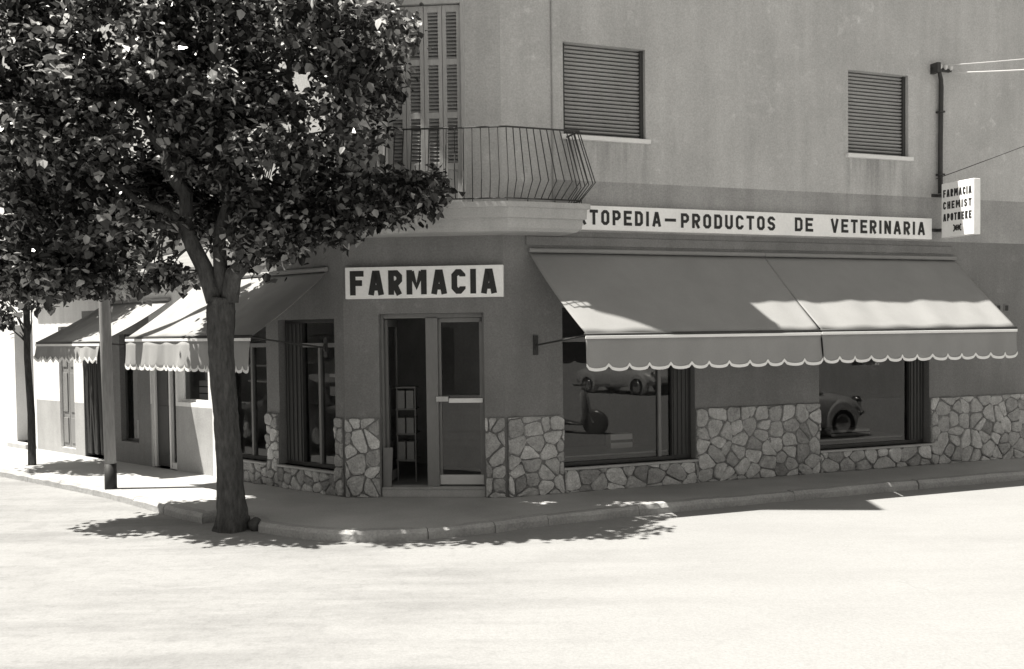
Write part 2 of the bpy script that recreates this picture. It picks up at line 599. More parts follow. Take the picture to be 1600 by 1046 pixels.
# unseen attic storey added to shade the awning, its flank facing the right street
q0, q1 = FR_R.p(0, 0, 0), FR_R.p(0, -8, 0)
w.add([(q0.x, q0.y, ZE - .3), (q1.x, q1.y, ZE - .3), (q1.x, q1.y, ZT), (q0.x, q0.y, ZT)], [(0, 1, 2, 3)], 0)
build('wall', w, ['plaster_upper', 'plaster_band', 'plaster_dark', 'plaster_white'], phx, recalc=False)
r = MB()
foot = [FR_L.p(2.91, 0, 0), FR_L.p(0, 0, 0), FR_C.p(0, 0, 0), FR_R.p(16, 0, 0), FR_R.p(16, -8, 0), FR_R.p(4, -9, 0), FR_L.p(2.91, -6, 0)]
r.add([(p.x, p.y, ZE - .05) for p in foot], [tuple(range(len(foot)))])
at = [FR_L.p(2.91, 0, 0), FR_L.p(0, 0, 0), FR_C.p(0, 0, 0), FR_R.p(0, -8, 0), FR_L.p(2.91, -6, 0)]
r.add([(p.x, p.y, ZT - .05) for p in at], [tuple(range(len(at)))])
r.box(FR_C, .02, LA + .15, .002, .80, ZT - .02, ZT + .10)  # deep eaves out of view, added to shade corner front and awning
r.box(FR_L, -.15, 3.0, .002, .80, ZT - .03, ZT + .09)
build('roof', r, 'roof', phx, recalc=False)
# rooms behind the shop windows: floor, ceiling, back partitions
it = MB()
it.add([(p.x, p.y, .10) for p in foot], [tuple(range(len(foot)))])
it.add([(p.x, p.y, 3.05) for p in foot], [tuple(range(len(foot)))])
def part_wall(fr, s0, s1, o, m_=0):
    it.add([fr.p(s0, o, .1), fr.p(s1, o, .1), fr.p(s1, o, 3.05), fr.p(s0, o, 3.05)], [(0, 1, 2, 3)], m_)
part_wall(FR_R, 1.2, 9, -2.6)
it.add([FR_R.p(2.72, -.25, .1), FR_R.p(2.72, -2.6, .1), FR_R.p(2.72, -2.6, 3.05), FR_R.p(2.72, -.25, 3.05)], [(0, 1, 2, 3)], 1)
it.add([FR_R.p(6.65, -.25, .1), FR_R.p(6.65, -2.6, .1), FR_R.p(6.65, -2.6, 3.05), FR_R.p(6.65, -.25, 3.05)], [(0, 1, 2, 3)], 0)
part_wall(FR_L, -.6, 2.9, -2.2)
part_wall(FR_C, -.6, 2.4, -3.4)
build('interior', it, ['interior', 'interior_pale'], phx, recalc=False)

# ------------------------------------------------------------------ rubble stone facing
def stones(mb, fr, s0, s1, z0, z1, cell, rnd, gap=.016):
    seeds = []
    ns, nz = max(1, round((s1 - s0) / cell)), max(1, round((z1 - z0) / cell))
    for i in range(-1, ns + 1):
        for j in range(-1, nz + 1):
            seeds.append((s0 + (i + .5 + rnd.uniform(-.45, .45)) * (s1 - s0) / ns,
                          z0 + (j + .5 + (i % 2) * .35 + rnd.uniform(-.42, .42)) * (z1 - z0) / nz))
    def clip(poly, px, pz, nx, nz_):
        out = []
        for i in range(len(poly)):
            a, b = poly[i], poly[(i + 1) % len(poly)]
            da = (a[0] - px) * nx + (a[1] - pz) * nz_
            db = (b[0] - px) * nx + (b[1] - pz) * nz_
            if da <= 0:
                out.append(a)
            if da * db < 0:
                t = da / (da - db)
                out.append((a[0] + (b[0] - a[0]) * t, a[1] + (b[1] - a[1]) * t))
        return out
    for i, (x, z) in enumerate(seeds):
        g2 = gap * rnd.uniform(.5, 1.3)
        poly = [(s0 + .002, z0), (s1 - .002, z0), (s1 - .002, z1 - .002), (s0 + .002, z1 - .002)]
        for j, (u, v) in enumerate(seeds):
            if i == j:
                continue
            d = math.hypot(u - x, v - z)
            if d > cell * 3.2 or d < 1e-6:
                continue
            nx, nz_ = (u - x) / d, (v - z) / d
            poly = clip(poly, x + nx * (d / 2 - g2 / 2), z + nz_ * (d / 2 - g2 / 2), nx, nz_)
            if len(poly) < 3:
                break
        if len(poly) < 3:
            continue
        ar = abs(sum(poly[q][0] * poly[(q + 1) % len(poly)][1] - poly[(q + 1) % len(poly)][0] * poly[q][1] for q in range(len(poly)))) / 2
        if ar < .0012:
            continue
        ch = []
        for q in range(len(poly)):
            a, b = poly[q], poly[(q + 1) % len(poly)]
            for t in (.20, .5, .80):
                jx = rnd.uniform(-.006, .006)
                ch.append((min(s1, max(s0, a[0] + (b[0] - a[0]) * t + jx)), min(z1, max(z0, a[1] + (b[1] - a[1]) * t + rnd.uniform(-.006, .006)))))
        cx = sum(p[0] for p in ch) / len(ch)
        cz = sum(p[1] for p in ch) / len(ch)
        h = rnd.uniform(.030, .058)
        tx, tz = rnd.uniform(-.11, .11), rnd.uniform(-.11, .11)
        m_ = len(ch)
        vs = [fr.p(a, .012, b) for a, b in ch]
        vs += [fr.p(a, h - .007, b) for a, b in ch]
        vs += [fr.p(cx + (a - cx) * .88, h + (a - cx) * tx + (b - cz) * tz, cz + (b - cz) * .88) for a, b in ch]
        vs += [fr.p(cx + (a - cx) * .45, h + .006 + (a - cx) * tx + (b - cz) * tz + rnd.uniform(-.004, .004), cz + (b - cz) * .45) for a, b in ch]
        vs += [fr.p(cx, h + .007, cz)]
        fs = []
        for lv in range(3):
            for q in range(m_):
                a, b = lv * m_ + q, lv * m_ + (q + 1) % m_
                fs.append((a, b, b + m_, a + m_))
        for q in range(m_):
            fs.append((3 * m_ + q, 3 * m_ + (q + 1) % m_, 4 * m_))
        mb.add(vs, fs, 0)
        tn = min(1, max(0, rnd.gauss(.5, .24)))
        mb.tone += [tn] * len(vs)
def stone_part(fr, rects, cell, seed):
    rnd = random.Random(seed)
    for (a, b, c, d) in rects:
        mb = MB()
        mb.tone = []
        mb.box(fr, a, b, -.01, .02, c, d, 1)
        mb.tone += [.5] * 8
        stones(mb, fr, a, b, c, d, cell, rnd)
        build('stone_cladding', mb, ['stone', 'mortar'], phx)
DZ = .970
stone_part(FR_R, [(0.03, G1[0] - .004, 0, DZ), (G1[0], G1[1], 0, G1[2] - .03), (G1[1] + .004, G2[0] - .004, 0, DZ),
                  (G2[0], G2[1], 0, G2[2] - .03), (G2[1] + .004, 15.9, 0, DZ)], .192, 11)
stone_part(FR_C, [(.0, DOOR[0] - .004, 0, DZ), (DOOR[1] + .004, LA - .0, 0, DZ)], .185, 12)
stone_part(FR_L, [(.03, LA_[0] - .004, 0, DZ), (LA_[0], LA_[1], 0, LA_[2] - .03), (LA_[1] + .004, LB_[0] - .004, 0, DZ),
                  (LB_[0], LB_[1], 0, LB_[2] - .03), (LB_[1] + .004, 2.73, 0, DZ)], .155, 13)

# ------------------------------------------------------------------ shop windows
def pane(parent, fr, a, b, o, c, d):
    p = MB()
    q = [fr.p(a, o, c), fr.p(b, o, c), fr.p(b, o, d), fr.p(a, o, d)]
    if (q[1] - q[0]).cross(q[3] - q[0]).dot(Vector((fr.n.x, fr.n.y, 0))) < 0:
        q.reverse()
    p.add(q, [(0, 1, 2, 3)])
    return build('pane', p, 'glass', parent, recalc=False)
def shop_window(fr, hole, posts, transom, side_post=None, parent=phx, dark='wood_dark'):
    a, b, c, d = hole
    f = MB()
    fo0, fo1 = -.17, -.11
    t = .045
    f.box(fr, a, a + t, fo0, fo1, c, d)
    f.box(fr, b - t, b, fo0, fo1, c, d)
    f.box(fr, a + t, b - t, fo0, fo1, c, c + t)
    f.box(fr, a + t, b - t, fo0, fo1, d - t, d)
    lo, hi = a + t, b - t
    if side_post:
        p0, p1 = side_post
        f.box(fr, p0, p1, fo0 - .01, fo1 + .02, c + t, d - t)
        nb = 4
        for q in range(nb):
            u = p0 + (p1 - p0) * (q + .5) / nb
            f.box(fr, u - .012, u + .012, fo1 + .02, fo1 + .035, c + t + .01, d - t - .01)
        if p1 > (a + b) / 2:
            hi = p0
        else:
            lo = p1
    o = build('shop_window', f, dark, parent, bevel=.004)
    if transom:
        tr = MB()
        tr.box(fr, lo, hi, fo0 - .002, fo1 + .012, transom - .028, transom + .028)
        build('transom', tr, 'wood_grey', o, bevel=.004)
    for u in posts:
        mm = MB()
        mm.box(fr, u - .022, u + .022, fo0 - .004, fo1 + .006, c + t, (transom - .028) if transom else d - t)
        build('mullion', mm, 'wood_grey', o, bevel=.004)
    pane(o, fr, lo, hi, -.14, c + t, d - t)
    s = MB()
    s.box(fr, a - .02, b + .02, -.10, .065, c - .03, c)
    build('sill', s, 'concrete', o, bevel=.005)
    return o
shop_window(FR_R, G1, [2.19], 1.90, (2.36, 2.609))
shop_window(FR_R, G2, [], 1.90, (6.30, 6.537))
shop_window(FR_L, LA_, [.62], 1.87, (.95, 1.287))
shop_window(FR_L, LB_, [2.1], 1.87)

# ------------------------------------------------------------------ shop door on the corner
d0, d1, dz0, dz1 = DOOR
f = MB()
f.box(FR_C, d0, d0 + .035, -.20, -.12, .12, dz1)
f.box(FR_C, d1 - .03, d1, -.20, -.12, .12, dz1)
f.box(FR_C, d0 + .035, d1 - .03, -.20, -.12, dz1 - .055, dz1)
f.box(FR_C, .826, .975, -.21, -.09, .0, dz1 - .055)
door = build('door', f, 'wood_grey', phx, bevel=.005)
f = MB()
f.box(FR_C, d0 + .035, d0 + .075, -.175, -.135, .26, dz1 - .06)
f.box(FR_C, .79, .824, -.175, -.135, .26, dz1 - .06)
f.box(FR_C, d0 + .035, .824, -.175, -.135, dz1 - .11, dz1 - .06)
build('door_frame', f, 'wood_grey', door, bevel=.003)
pane(door, FR_C, d0 + .07, .795, -.155, .26, dz1 - .1)
f = MB()
f.box(FR_C, d0 + .036, .70, -.132, -.105, 1.145, 1.20)
build('push_bar', f, 'white_paint', door, bevel=.004)
f = MB()
f.box(FR_C, .705, .85, -.125, -.06, 1.165, 1.225)
f.box(FR_C, .715, .85, -.06, -.05, 1.18, 1.19)
f.box(FR_C, .715, .85, -.06, -.05, 1.20, 1.21)
build('handle', f, 'alu', door, bevel=.003)
f = MB()
f.box(FR_C, d0 + .036, .824, -.18, -.128, .135, .255)
build('kick_plate', f, 'alu', door, bevel=.003)
f = MB()
f.box(FR_C, d0 + .005, d1 - .005, -.24, -.015, -.02, .115)
build('doorstep', f, 'concrete', door, bevel=.008)
# left leaf standing open into the shop
f = MB()
for (z0, z1, o0, o1) in ((.14, .26, -.85, -.22), (2.09, 2.18, -.85, -.22), (.26, 2.09, -.27, -.22), (.26, 2.09, -.85, -.80)):
    f.box(FR_C, 1.475, 1.51, o0, o1, z0, z1)
ol = build('door_leaf', f, 'wood_grey', door, bevel=.003)
p = MB()
p.add([FR_C.p(1.492, -.27, .26), FR_C.p(1.492, -.80, .26), FR_C.p(1.492, -.80, 2.09), FR_C.p(1.492, -.27, 2.09)], [(0, 1, 2, 3)])
build('pane', p, 'glass', ol, recalc=False)

# ------------------------------------------------------------------ upstairs windows with roller blinds
def blind_window(hole):
    a, b, c, d = hole
    f = MB()
    f.box(FR_R, a + .002, a + .045, -.17, -.055, c, d - .002)
    f.box(FR_R, b - .045, b - .002, -.17, -.055, c, d - .002)
    f.box(FR_R, a + .045, b - .045, -.20, -.15, c, d - .002)
    o = build('window', f, 'wood_dark', phx, bevel=.003)
    s = MB()
    nsl = 23
    h = (d - c - .01) / nsl
    for q in range(nsl):
        z0 = c + .005 + q * h
        prof = [(-.128, z0 + .004), (-.098, z0 + .008), (-.084, z0 + h * .35), (-.09, z0 + h * .7), (-.128, z0 + h - .003)]
        s.prism([FR_R.p(a + .03, o_, z) for o_, z in prof], [FR_R.p(b - .03, o_, z) for o_, z in prof])
    build('roller_blind', s, 'blind', o)
    s = MB()
    s.box(FR_R, a - .045, b + .045, -.14, .06, c - .055, c)
    build('sill', s, 'white_paint', o, bevel=.006)
blind_window(W1)
blind_window(W2)

# ------------------------------------------------------------------ balcony door with four louvred shutters
a, b, c, d = BDOOR
f = MB()
f.box(FR_C, a, a + .05, -.14, .02, c, d)
f.box(FR_C, b - .05, b, -.14, .02, c, d)
f.box(FR_C, a + .05, b - .05, -.14, .02, d - .06, d)
f.box(FR_C, a + .05, b - .05, -.2, -.14, c, d - .06)
bd = build('balcony_door', f, 'wood_pale', phx, bevel=.004)
lw = (b - a - .1) / 4
for q in range(4):
    s0 = a + .05 + q * lw + .003
    s1 = s0 + lw - .006
    f = MB()
    st = .048
    rails = [(c + .01, c + .10), (c + .46, c + .54), (4.60, 4.67), (5.24, 5.31), (d - .15, d - .07)]
    f.box(FR_C, s0, s0 + st, -.07, -.02, c + .01, d - .07)
    f.box(FR_C, s1 - st, s1, -.07, -.02, c + .01, d - .07)
    for z0, z1 in rails:
        f.box(FR_C, s0 + st, s1 - st, -.068, -.022, z0, z1)
    f.box(FR_C, s0 + st, s1 - st, -.055, -.04, c + .10, c + .46)
    sh = build('shutter', f, 'wood_pale', bd, bevel=.003)
    for (z0, z1) in ((c + .54, 4.60), (4.67, 5.24), (5.31, d - .15)):
        l = MB()
        nn = int((z1 - z0) / .042)
        for e in range(nn):
            z = z0 + (e + .5) * (z1 - z0) / nn
            pr_ = [(-.066, z + .020), (-.061, z + .024), (-.026, z - .014), (-.031, z - .018)]
            l.prism([FR_C.p(s0 + st, o_, zz) for o_, zz in pr_], [FR_C.p(s1 - st, o_, zz) for o_, zz in pr_])
        build('louvre', l, 'blind', sh)

# ------------------------------------------------------------------ balcony
def bend(p, n1, n2, o):
    return p + (n1 + n2) * (o / (1 + n1.dot(n2)))
ERL = .42
def outline(o):
    """plan outline at projection o, from the right-street wall round to the left-street wall"""
    k1 = bend(Bp, FR_R.n, FR_C.n, o)
    k2 = bend(Ap, FR_C.n, FR_L.n, o)
    return [Vector(xy(FR_R, ERL + o, 0)), Vector(xy(FR_R, ERL + o, o)), k1, k2, Vector(xy(FR_L, ERL + o, o)), Vector(xy(FR_L, ERL + o, 0))]
prof = [(.30, 3.175), (.385, 3.185), (.43, 3.225), (.44, 3.29), (.44, 3.325), (.475, 3.335), (.48, 3.445), (.51, 3.455), (.51, 3.515)]
sl = MB()
rings = [[Vector((p.x, p.y, z)) for p in outline(o)] for o, z in prof]
for i in range(len(rings) - 1):
    for j in range(5):
        sl.add([rings[i][j], rings[i][j + 1], rings[i + 1][j + 1], rings[i + 1][j]], [(0, 1, 2, 3)])
inn = [Vector((p.x, p.y, 0)) for p in (Bp, Ap)]
for rg, zz in ((rings[0], prof[0][1]), (rings[-1], prof[-1][1])):
    pts = rg + [Vector((Ap.x, Ap.y, zz)), Vector((Bp.x, Bp.y, zz))]
    sl.add(pts, [tuple(range(len(pts)))])
slab = build('balcony_slab', sl, 'concrete', phx)
bev = slab.modifiers.new('bevel', 'BEVEL')
bev.width = .006
bev.limit_method = 'ANGLE'
rl = MB()
ZB, ZM, ZTOP = 3.56, 3.76, 4.385
OB, OM, OT = .43, .555, .415
oB, oM, oT = outline(OB), outline(OM), outline(OT)
for (ol_, z, r_) in ((oT, ZTOP, .011), (oB, ZB, .009)):
    for j in range(5):
        a, b = ol_[j], ol_[j + 1]
        rl.tube([(a.x, a.y, z), (b.x, b.y, z)], r_, 6)
for j, cnt in ((0, 5), (1, 11), (2, 22), (3, 11), (4, 5)):
    for q in range(cnt):
        t = q / cnt
        pa = [o_[j].lerp(o_[j + 1], t) for o_ in (oB, oM, oT)]
        if j == 0:
            t = (q + .4) / cnt
            pa = [o_[j].lerp(o_[j + 1], t) for o_ in (oB, oM, oT)]
        z0 = 3.51 if q % 4 == 0 else ZB
        rl.tube([(pa[0].x, pa[0].y, z0), (pa[0].x, pa[0].y, ZB + .01), (pa[1].x, pa[1].y, ZM), (pa[2].x, pa[2].y, ZTOP)], .0068, 6)
build('railing', rl, 'iron', phx)
# ledge under the long sign and a thin tube for the dark groove line beside the first blind
lg = MB()
lg.box(FR_R, .30, 7.0, 0, .022, 3.06, 3.17)
build('ledge', lg, 'plaster_dark', phx, bevel=.008)
cd = MB()
cd.tube([FR_R.p(.665, .012, 3.55), FR_R.p(.665, .012, 6.2)], .009, 6)
build('groove_line', cd, 'plaster_band', phx)
for s in (7.90, 8.06):
    v = MB()
    v.box(FR_R, s - .045, s + .045, -.02, .012, 2.215, 2.325)
    v.box(FR_R, s - .03, s + .03, .012, .016, 2.23, 2.31, 1)
    build('vent', v, ['plaster_dark', 'letter'], phx)
# ------------------------------------------------------------------ lettering
def glyph(ch, w, t):
    x0, x1, y0, y1, c = t / 2, w - t / 2, t / 2, 1 - t / 2, .13
    cw = min(c, (x1 - x0) * .35)
    S = {
        'A': [([(x0, 0), (w * .5 - t * .22, y1), (w * .5 + t * .22, y1), (x1, 0)], 0), ([(w * .27, .30), (w * .73, .30)], 0)],
        'F': [([(x0, 0), (x0, 1)], 0), ([(t, y1), (w, y1)], 0), ([(t, .50), (w * .88, .50)], 0)],
        'E': [([(x0, 0), (x0, 1)], 0), ([(t, y1), (w, y1)], 0), ([(t, .51), (w * .88, .51)], 0), ([(t, y0), (w, y0)], 0)],
        'I': [([(w / 2, 0), (w / 2, 1)], 0)],
        'T': [([(0, y1), (w, y1)], 0), ([(w / 2, 0), (w / 2, 1 - t)], 0)],
        'R': [([(x0, 0), (x0, 1)], 0), ([(t, y1), (x1 - cw, y1), (x1, y1 - c), (x1, .46 + c), (x1 - cw, .46), (t, .46)], 0), ([(w * .5, .46 - t * .4), (x1, 0)], 0)],
        'P': [([(x0, 0), (x0, 1)], 0), ([(t, y1), (x1 - cw, y1), (x1, y1 - c), (x1, .44 + c), (x1 - cw, .44), (t, .44)], 0)],
        'D': [([(x0, 0), (x0, 1)], 0), ([(t, y1), (x1 - cw, y1), (x1, y1 - c), (x1, y0 + c), (x1 - cw, y0), (t, y0)], 0)],
        'M': [([(x0, 0), (x0, 1)], 0), ([(x1, 0), (x1, 1)], 0), ([(x0 + t * .35, .93), (w / 2, .32), (x1 - t * .35, .93)], 0)],
        'N': [([(x0, 0), (x0, 1)], 0), ([(x1, 0), (x1, 1)], 0), ([(x0 + t * .2, .9), (x1 - t * .2, .1)], 0)],
        'H': [([(x0, 0), (x0, 1)], 0), ([(x1, 0), (x1, 1)], 0), ([(t, .5), (w - t, .5)], 0)],
        'K': [([(x0, 0), (x0, 1)], 0), ([(t * .9, .42), (x1, 1)], 0), ([(w * .45, .6), (x1, 0)], 0)],
        'V': [([(x0, 1), (w / 2 - t * .1, t * .3), (w / 2 + t * .1, t * .3), (x1, 1)], 0)],
        'U': [([(x0, 1), (x0, y0 + c), (x0 + cw, y0), (x1 - cw, y0), (x1, y0 + c), (x1, 1)], 0)],
        'O': [([(x0, y0 + c), (x0 + cw, y0), (x1 - cw, y0), (x1, y0 + c), (x1, y1 - c), (x1 - cw, y1), (x0 + cw, y1), (x0, y1 - c)], 1)],
        'C': [([(x1, .70), (x1, y1 - c), (x1 - cw, y1), (x0 + cw, y1), (x0, y1 - c), (x0, y0 + c), (x0 + cw, y0), (x1 - cw, y0), (x1, y0 + c), (x1, .30)], 0)],
        'S': [([(x1, .73), (x1, y1 - c), (x1 - cw, y1), (x0 + cw, y1), (x0, y1 - c), (x0, .51 + c), (x0 + cw, .51), (x1 - cw, .49), (x1, .49 - c), (x1, y0 + c), (x1 - cw, y0), (x0 + cw, y0), (x0, y0 + c), (x0, .27)], 0)],
        '-': [([(0, .5), (w, .5)], 0)],
    }
    return S[ch]
def ribbon(mb, place, pts, closed, t, lift, h):
    n = len(pts)
    L, R_ = [], []
    for i in range(n):
        p = Vector(pts[i])
        if closed:
            a, b = Vector(pts[i - 1]), Vector(pts[(i + 1) % n])
        else:
            a = Vector(pts[i - 1]) if i else None
            b = Vector(pts[i + 1]) if i < n - 1 else None
        d1 = (p - a).normalized() if a is not None else None
        d2 = (b - p).normalized() if b is not None else None
        if d1 is None:
            d1 = d2
        if d2 is None:
            d2 = d1
        n1, n2 = Vector((-d1.y, d1.x)), Vector((-d2.y, d2.x))
        mm = (n1 + n2)
        k = min(1.8, 1 / max(.3, 1 + n1.dot(n2)))
        off = mm * k * t / 2
        L.append(p + off)
        R_.append(p - off)
    segs = n if closed else n - 1
    for i in range(segs):
        j = (i + 1) % n
        q = [L[i], L[j], R_[j], R_[i]]
        vs = [place(x.x, x.y, lift) for x in q] + [place(x.x, x.y, lift + h) for x in q]
        mb.add(vs, [(0, 1, 2, 3), (7, 6, 5, 4), (0, 4, 5, 1), (2, 6, 7, 3)] +
               ([(3, 7, 4, 0)] if not closed and i == 0 else []) + ([(1, 5, 6, 2)] if not closed and i == segs - 1 else []))
def write(mb, text, place, x0, x1, y0, hgt, t=.2, space=.22, narrow=1.0, gap_w=.6):
    """letters of height hgt set between x0 and x1 (metres along the sign)"""
    wid = {'I': t * 1.05, 'M': .78, '-': .45, 'A': .62, 'V': .62, ' ': gap_w}
    ws = [wid.get(c, .54) for c in text]
    tot = sum(ws) + space * (len(text) - 1)
    sx = (x1 - x0) / tot
    x = x0
    for ci, (c, w_) in enumerate(zip(text, ws)):
        if c != ' ':
            asp = sx / hgt
            w2 = w_ * asp                      # width in units of the letter height
            for si, (pts, cl) in enumerate(glyph(c, w2, t)):
                ribbon(mb, lambda u, v, o, x=x: place(x + u * hgt, y0 + v * hgt, o), pts, cl, t, .0005 * (si + 1), .004 + .0004 * si)
        x += (w_ + space) * sx

# long sign over the awning
sg = thing('shop_sign', 'long white sign reading ORTOPEDIA - PRODUCTOS DE VETERINARIA above the big awning', 'sign', FR_R.p(.75, 0, 3.257))
b_ = MB()
prof_s = [(.02, 3.257), (.10, 3.257), (.10, 3.555), (.02, 3.555)]
b_.box(FR_R, .70, 6.535, 0, .10, 3.256, 3.556)
build('panel', b_, 'sign_white', sg, bevel=.006)
pl = lambda x, y, o: FR_R.p(x, .1 + o, y)
def word(text, place, root, *a, **k):
    lt = MB()
    write(lt, text, place, *a, **k)
    build('lettering', lt, 'letter', root)
LZ, LH = 3.315, .185
word('ORTOPEDIA', pl, sg, .80, 2.115, LZ + .005, LH)
word('-', pl, sg, 2.17, 2.33, LZ, LH)
word('PRODUCTOS', pl, sg, 2.405, 3.845, LZ, LH)
word('DE', pl, sg, 4.165, 4.46, LZ, LH)
word('VETERINARIA', pl, sg, 4.755, 6.405, LZ, LH)

# FARMACIA sign over the door
sg = thing('shop_sign', 'white box sign reading FARMACIA over the corner shop door', 'sign', FR_C.p(.94, 0, 2.435))
FRC2 = Frame(FR_C.p(1.915, 0, 0).to_2d(), -FR_C.d, FR_C.n)
b_ = MB()
b_.box(FRC2, 0, 1.925, 0.0, .105, 2.43, 2.812)
build('panel', b_, 'sign_white', sg, bevel=.006)
pl = lambda x, y, o: FRC2.p(x, .105 + o, y)
word('FARMACIA', pl, sg, .06, 1.85, 2.472, .295, t=.235, space=.17)

# projecting three-language sign
FRS = Frame(FR_R.p(6.72, 0, 0).to_2d(), FR_R.n, -FR_R.d)
sg = thing('projecting_sign', 'white box sign reading FARMACIA CHEMIST APOTHEKE standing out from the wall', 'sign', FR_R.p(6.72, 0, 3.3))
b_ = MB()
b_.box(FRS, .15, .73, -.06, .06, 3.275, 4.045)
bx = build('panel', b_, 'sign_white', sg, bevel=.008)
pl = lambda x, y, o: FRS.p(x, .06 + o, y)
word('FARMACIA', pl, sg, .185, .69, 3.845, .105, t=.2, space=.2)
word('CHEMIST', pl, sg, .185, .69, 3.675, .105, t=.2, space=.25)
word('APOTHEKE', pl, sg, .185, .69, 3.505, .105, t=.2, space=.2)
lt = MB()
# small bow-like emblem: two facing chevrons about an upright
for pts in ([(.37, 3.35), (.42, 3.395), (.37, 3.44)], [(.51, 3.35), (.46, 3.395), (.51, 3.44)], [(.38, 3.395), (.50, 3.395)], [(.425, 3.355), (.425, 3.435)], [(.455, 3.355), (.455, 3.435)]):
    ribbon(lt, pl, pts, 0, .020, .001 + .0006 * len(lt.v) / 40, .004)
build('emblem', lt, 'letter', sg)
for z in (3.40, 3.90):
    a_ = MB()
    a_.box(FRS, 0, .15, -.014, .014, z - .016, z + .016)
    a_.box(FRS, 0, .02, -.10, .10, z - .022, z + .022)
    build('bracket_arm', a_, 'iron', sg)

# ------------------------------------------------------------------ awnings
def awning(label, fr, w0, w1, f0, f1, zw, zf, out, drop, scal, depth, canvas, group, rough_edge=0, arm0=True, arm1=True, arm_z=1.84, point=False, seed=0):
    rnd = random.Random(seed)
    root = thing('awning', label, 'awning', fr.p((w0 + w1) / 2, 0, 0), group)
    c = MB()
    na, nb = 80, 14
    phs = [rnd.uniform(0, 6.28) for _ in range(4)]
    grid = []
    for i in range(na + 1):
        for j in range(nb + 1):
            t, u = i / na, j / nb
            sag = -.026 * math.sin(math.pi * u) * (1 + .5 * math.sin(t * 17 + phs[0])) + .010 * math.sin(t * 31 + phs[1] + u * 2) * u + .005 * math.sin(t * 53 + phs[2]) * math.sin(math.pi * u)
            s = (w0 + (w1 - w0) * t) * (1 - u) + (f0 + (f1 - f0) * t) * u
            grid.append(fr.p(s, out * u, zw + (zf - zw) * u + sag))
    c.add(grid, [(i * (nb + 1) + j, (i + 1) * (nb + 1) + j, (i + 1) * (nb + 1) + j + 1, i * (nb + 1) + j + 1) for i in range(na) for j in range(nb)])
    build('canopy', c, canvas, root, smooth=True, recalc=False, solid=.004)
    # valance with scalloped hem
    sub = 8
    N = scal * sub
    def hem(i):
        u = (i % sub) / sub if i < N else 1.0
        if point:
            return depth * (1 - abs(2 * u - 1))
        return depth * math.sqrt(max(0, 1 - (2 * u - 1) ** 2)) ** .9
    v = MB()
    tr = MB()
    rows = 5
    pts = []
    def flut(i, u):
        x = i / N
        return .025 * u + .020 * u * math.sin(x * 23 + phs[2]) + .012 * u * math.sin(x * 57 + phs[3]) + .006 * math.sin(x * 41 + u * 3)
    for i in range(N + 1):
        h = hem(i)
        for j in range(rows + 1):
            u = j / rows
            s = f0 + (f1 - f0) * i / N
            pts.append(fr.p(s, out + .012 + flut(i, u), zf - .035 - (drop - .035 - depth + h) * u))
    v.add(pts, [(i * (rows + 1) + j, (i + 1) * (rows + 1) + j, (i + 1) * (rows + 1) + j + 1, i * (rows + 1) + j + 1) for i in range(N) for j in range(rows)])
    build('valance', v, canvas, root, smooth=True, recalc=False, solid=.003)
    band = .030
    pts = []
    for i in range(N + 1):
        s = f0 + (f1 - f0) * i / N
        zb = zf - drop + depth - hem(i)
        for (o_, z_) in ((.006, zb + band), (.006, zb - .004), (-.006, zb - .004), (-.006, zb + band)):
            pts.append(fr.p(s, out + .012 + flut(i, 1) + o_, z_))
    fs = [(i * 4 + j, (i + 1) * 4 + j, (i + 1) * 4 + (j + 1) % 4, i * 4 + (j + 1) % 4) for i in range(N) for j in range(4)]
    fs += [(0, 1, 2, 3), (N * 4 + 3, N * 4 + 2, N * 4 + 1, N * 4)]
    tr.add(pts, fs)
    build('hem_trim', tr, 'trim_white', root)
    tp = MB()
    tp.box(fr, f0 - .004, f1 + .004, out + .006, out + .026, zf - .058, zf - .024)
    build('top_trim', tp, 'trim_white', root, bevel=.004)
    br = MB()
    br.tube([fr.p(f0 - .01, out, zf - .008), fr.p(f1 + .01, out, zf - .008)], .019, 10)
    build('front_bar', br, 'iron', root, smooth=True)
    ro = MB()
    ro.tube([fr.p(w0, .035, zw + .012), fr.p(w1, .035, zw + .012)], .028, 12)
    
    build('roller', ro, canvas, root)
    for on, ws, fs_ in ((arm0, w0 + .08, f0), (arm1, w1 - .08, f1)):
        if on:
            am = MB()
            am.tube([fr.p(ws, .03, arm_z), fr.p(fs_, out, zf - .02)], .011, 8)
            am.box(fr, ws - .03, ws + .03, 0, .02, arm_z - .12, arm_z + .12)
            am.tube([fr.p(ws, .02, arm_z - .05), fr.p(ws, .045, arm_z), fr.p(ws, .02, arm_z + .05)], .014, 8)
            build('arm', am, 'iron', root)
    return root
GA = 'scalloped canvas awnings along the shop fronts'
awning('grey scalloped awning half nearest the corner door on the right front', FR_R, .327, 3.722, .54, 3.728, 2.985, 1.975, 1.155, .42, 12, .055, 'canvas', GA, arm1=False, seed=1)
awning('grey scalloped awning half beneath the word VETERINARIA, farther from the door', FR_R, 3.728, 7.04, 3.742, 6.95, 2.985, 1.98, 1.16, .41, 13, .055, 'canvas', GA, arm0=False, seed=2)
awning('pale scalloped awning over the pharmacy windows behind the street tree', FR_L, .26, 3.12, .26, 3.12, 2.80, 2.0, 1.15, .43, 21, .05, 'canvas_pale', GA, seed=3)
awning('pale scalloped awning behind the utility pole on the low neighbouring shop', FR_L, 3.95, 5.98, 3.95, 5.98, 2.55, 1.94, 1.10, .30, 15, .06, 'canvas_pale', GA, point=True, seed=4)

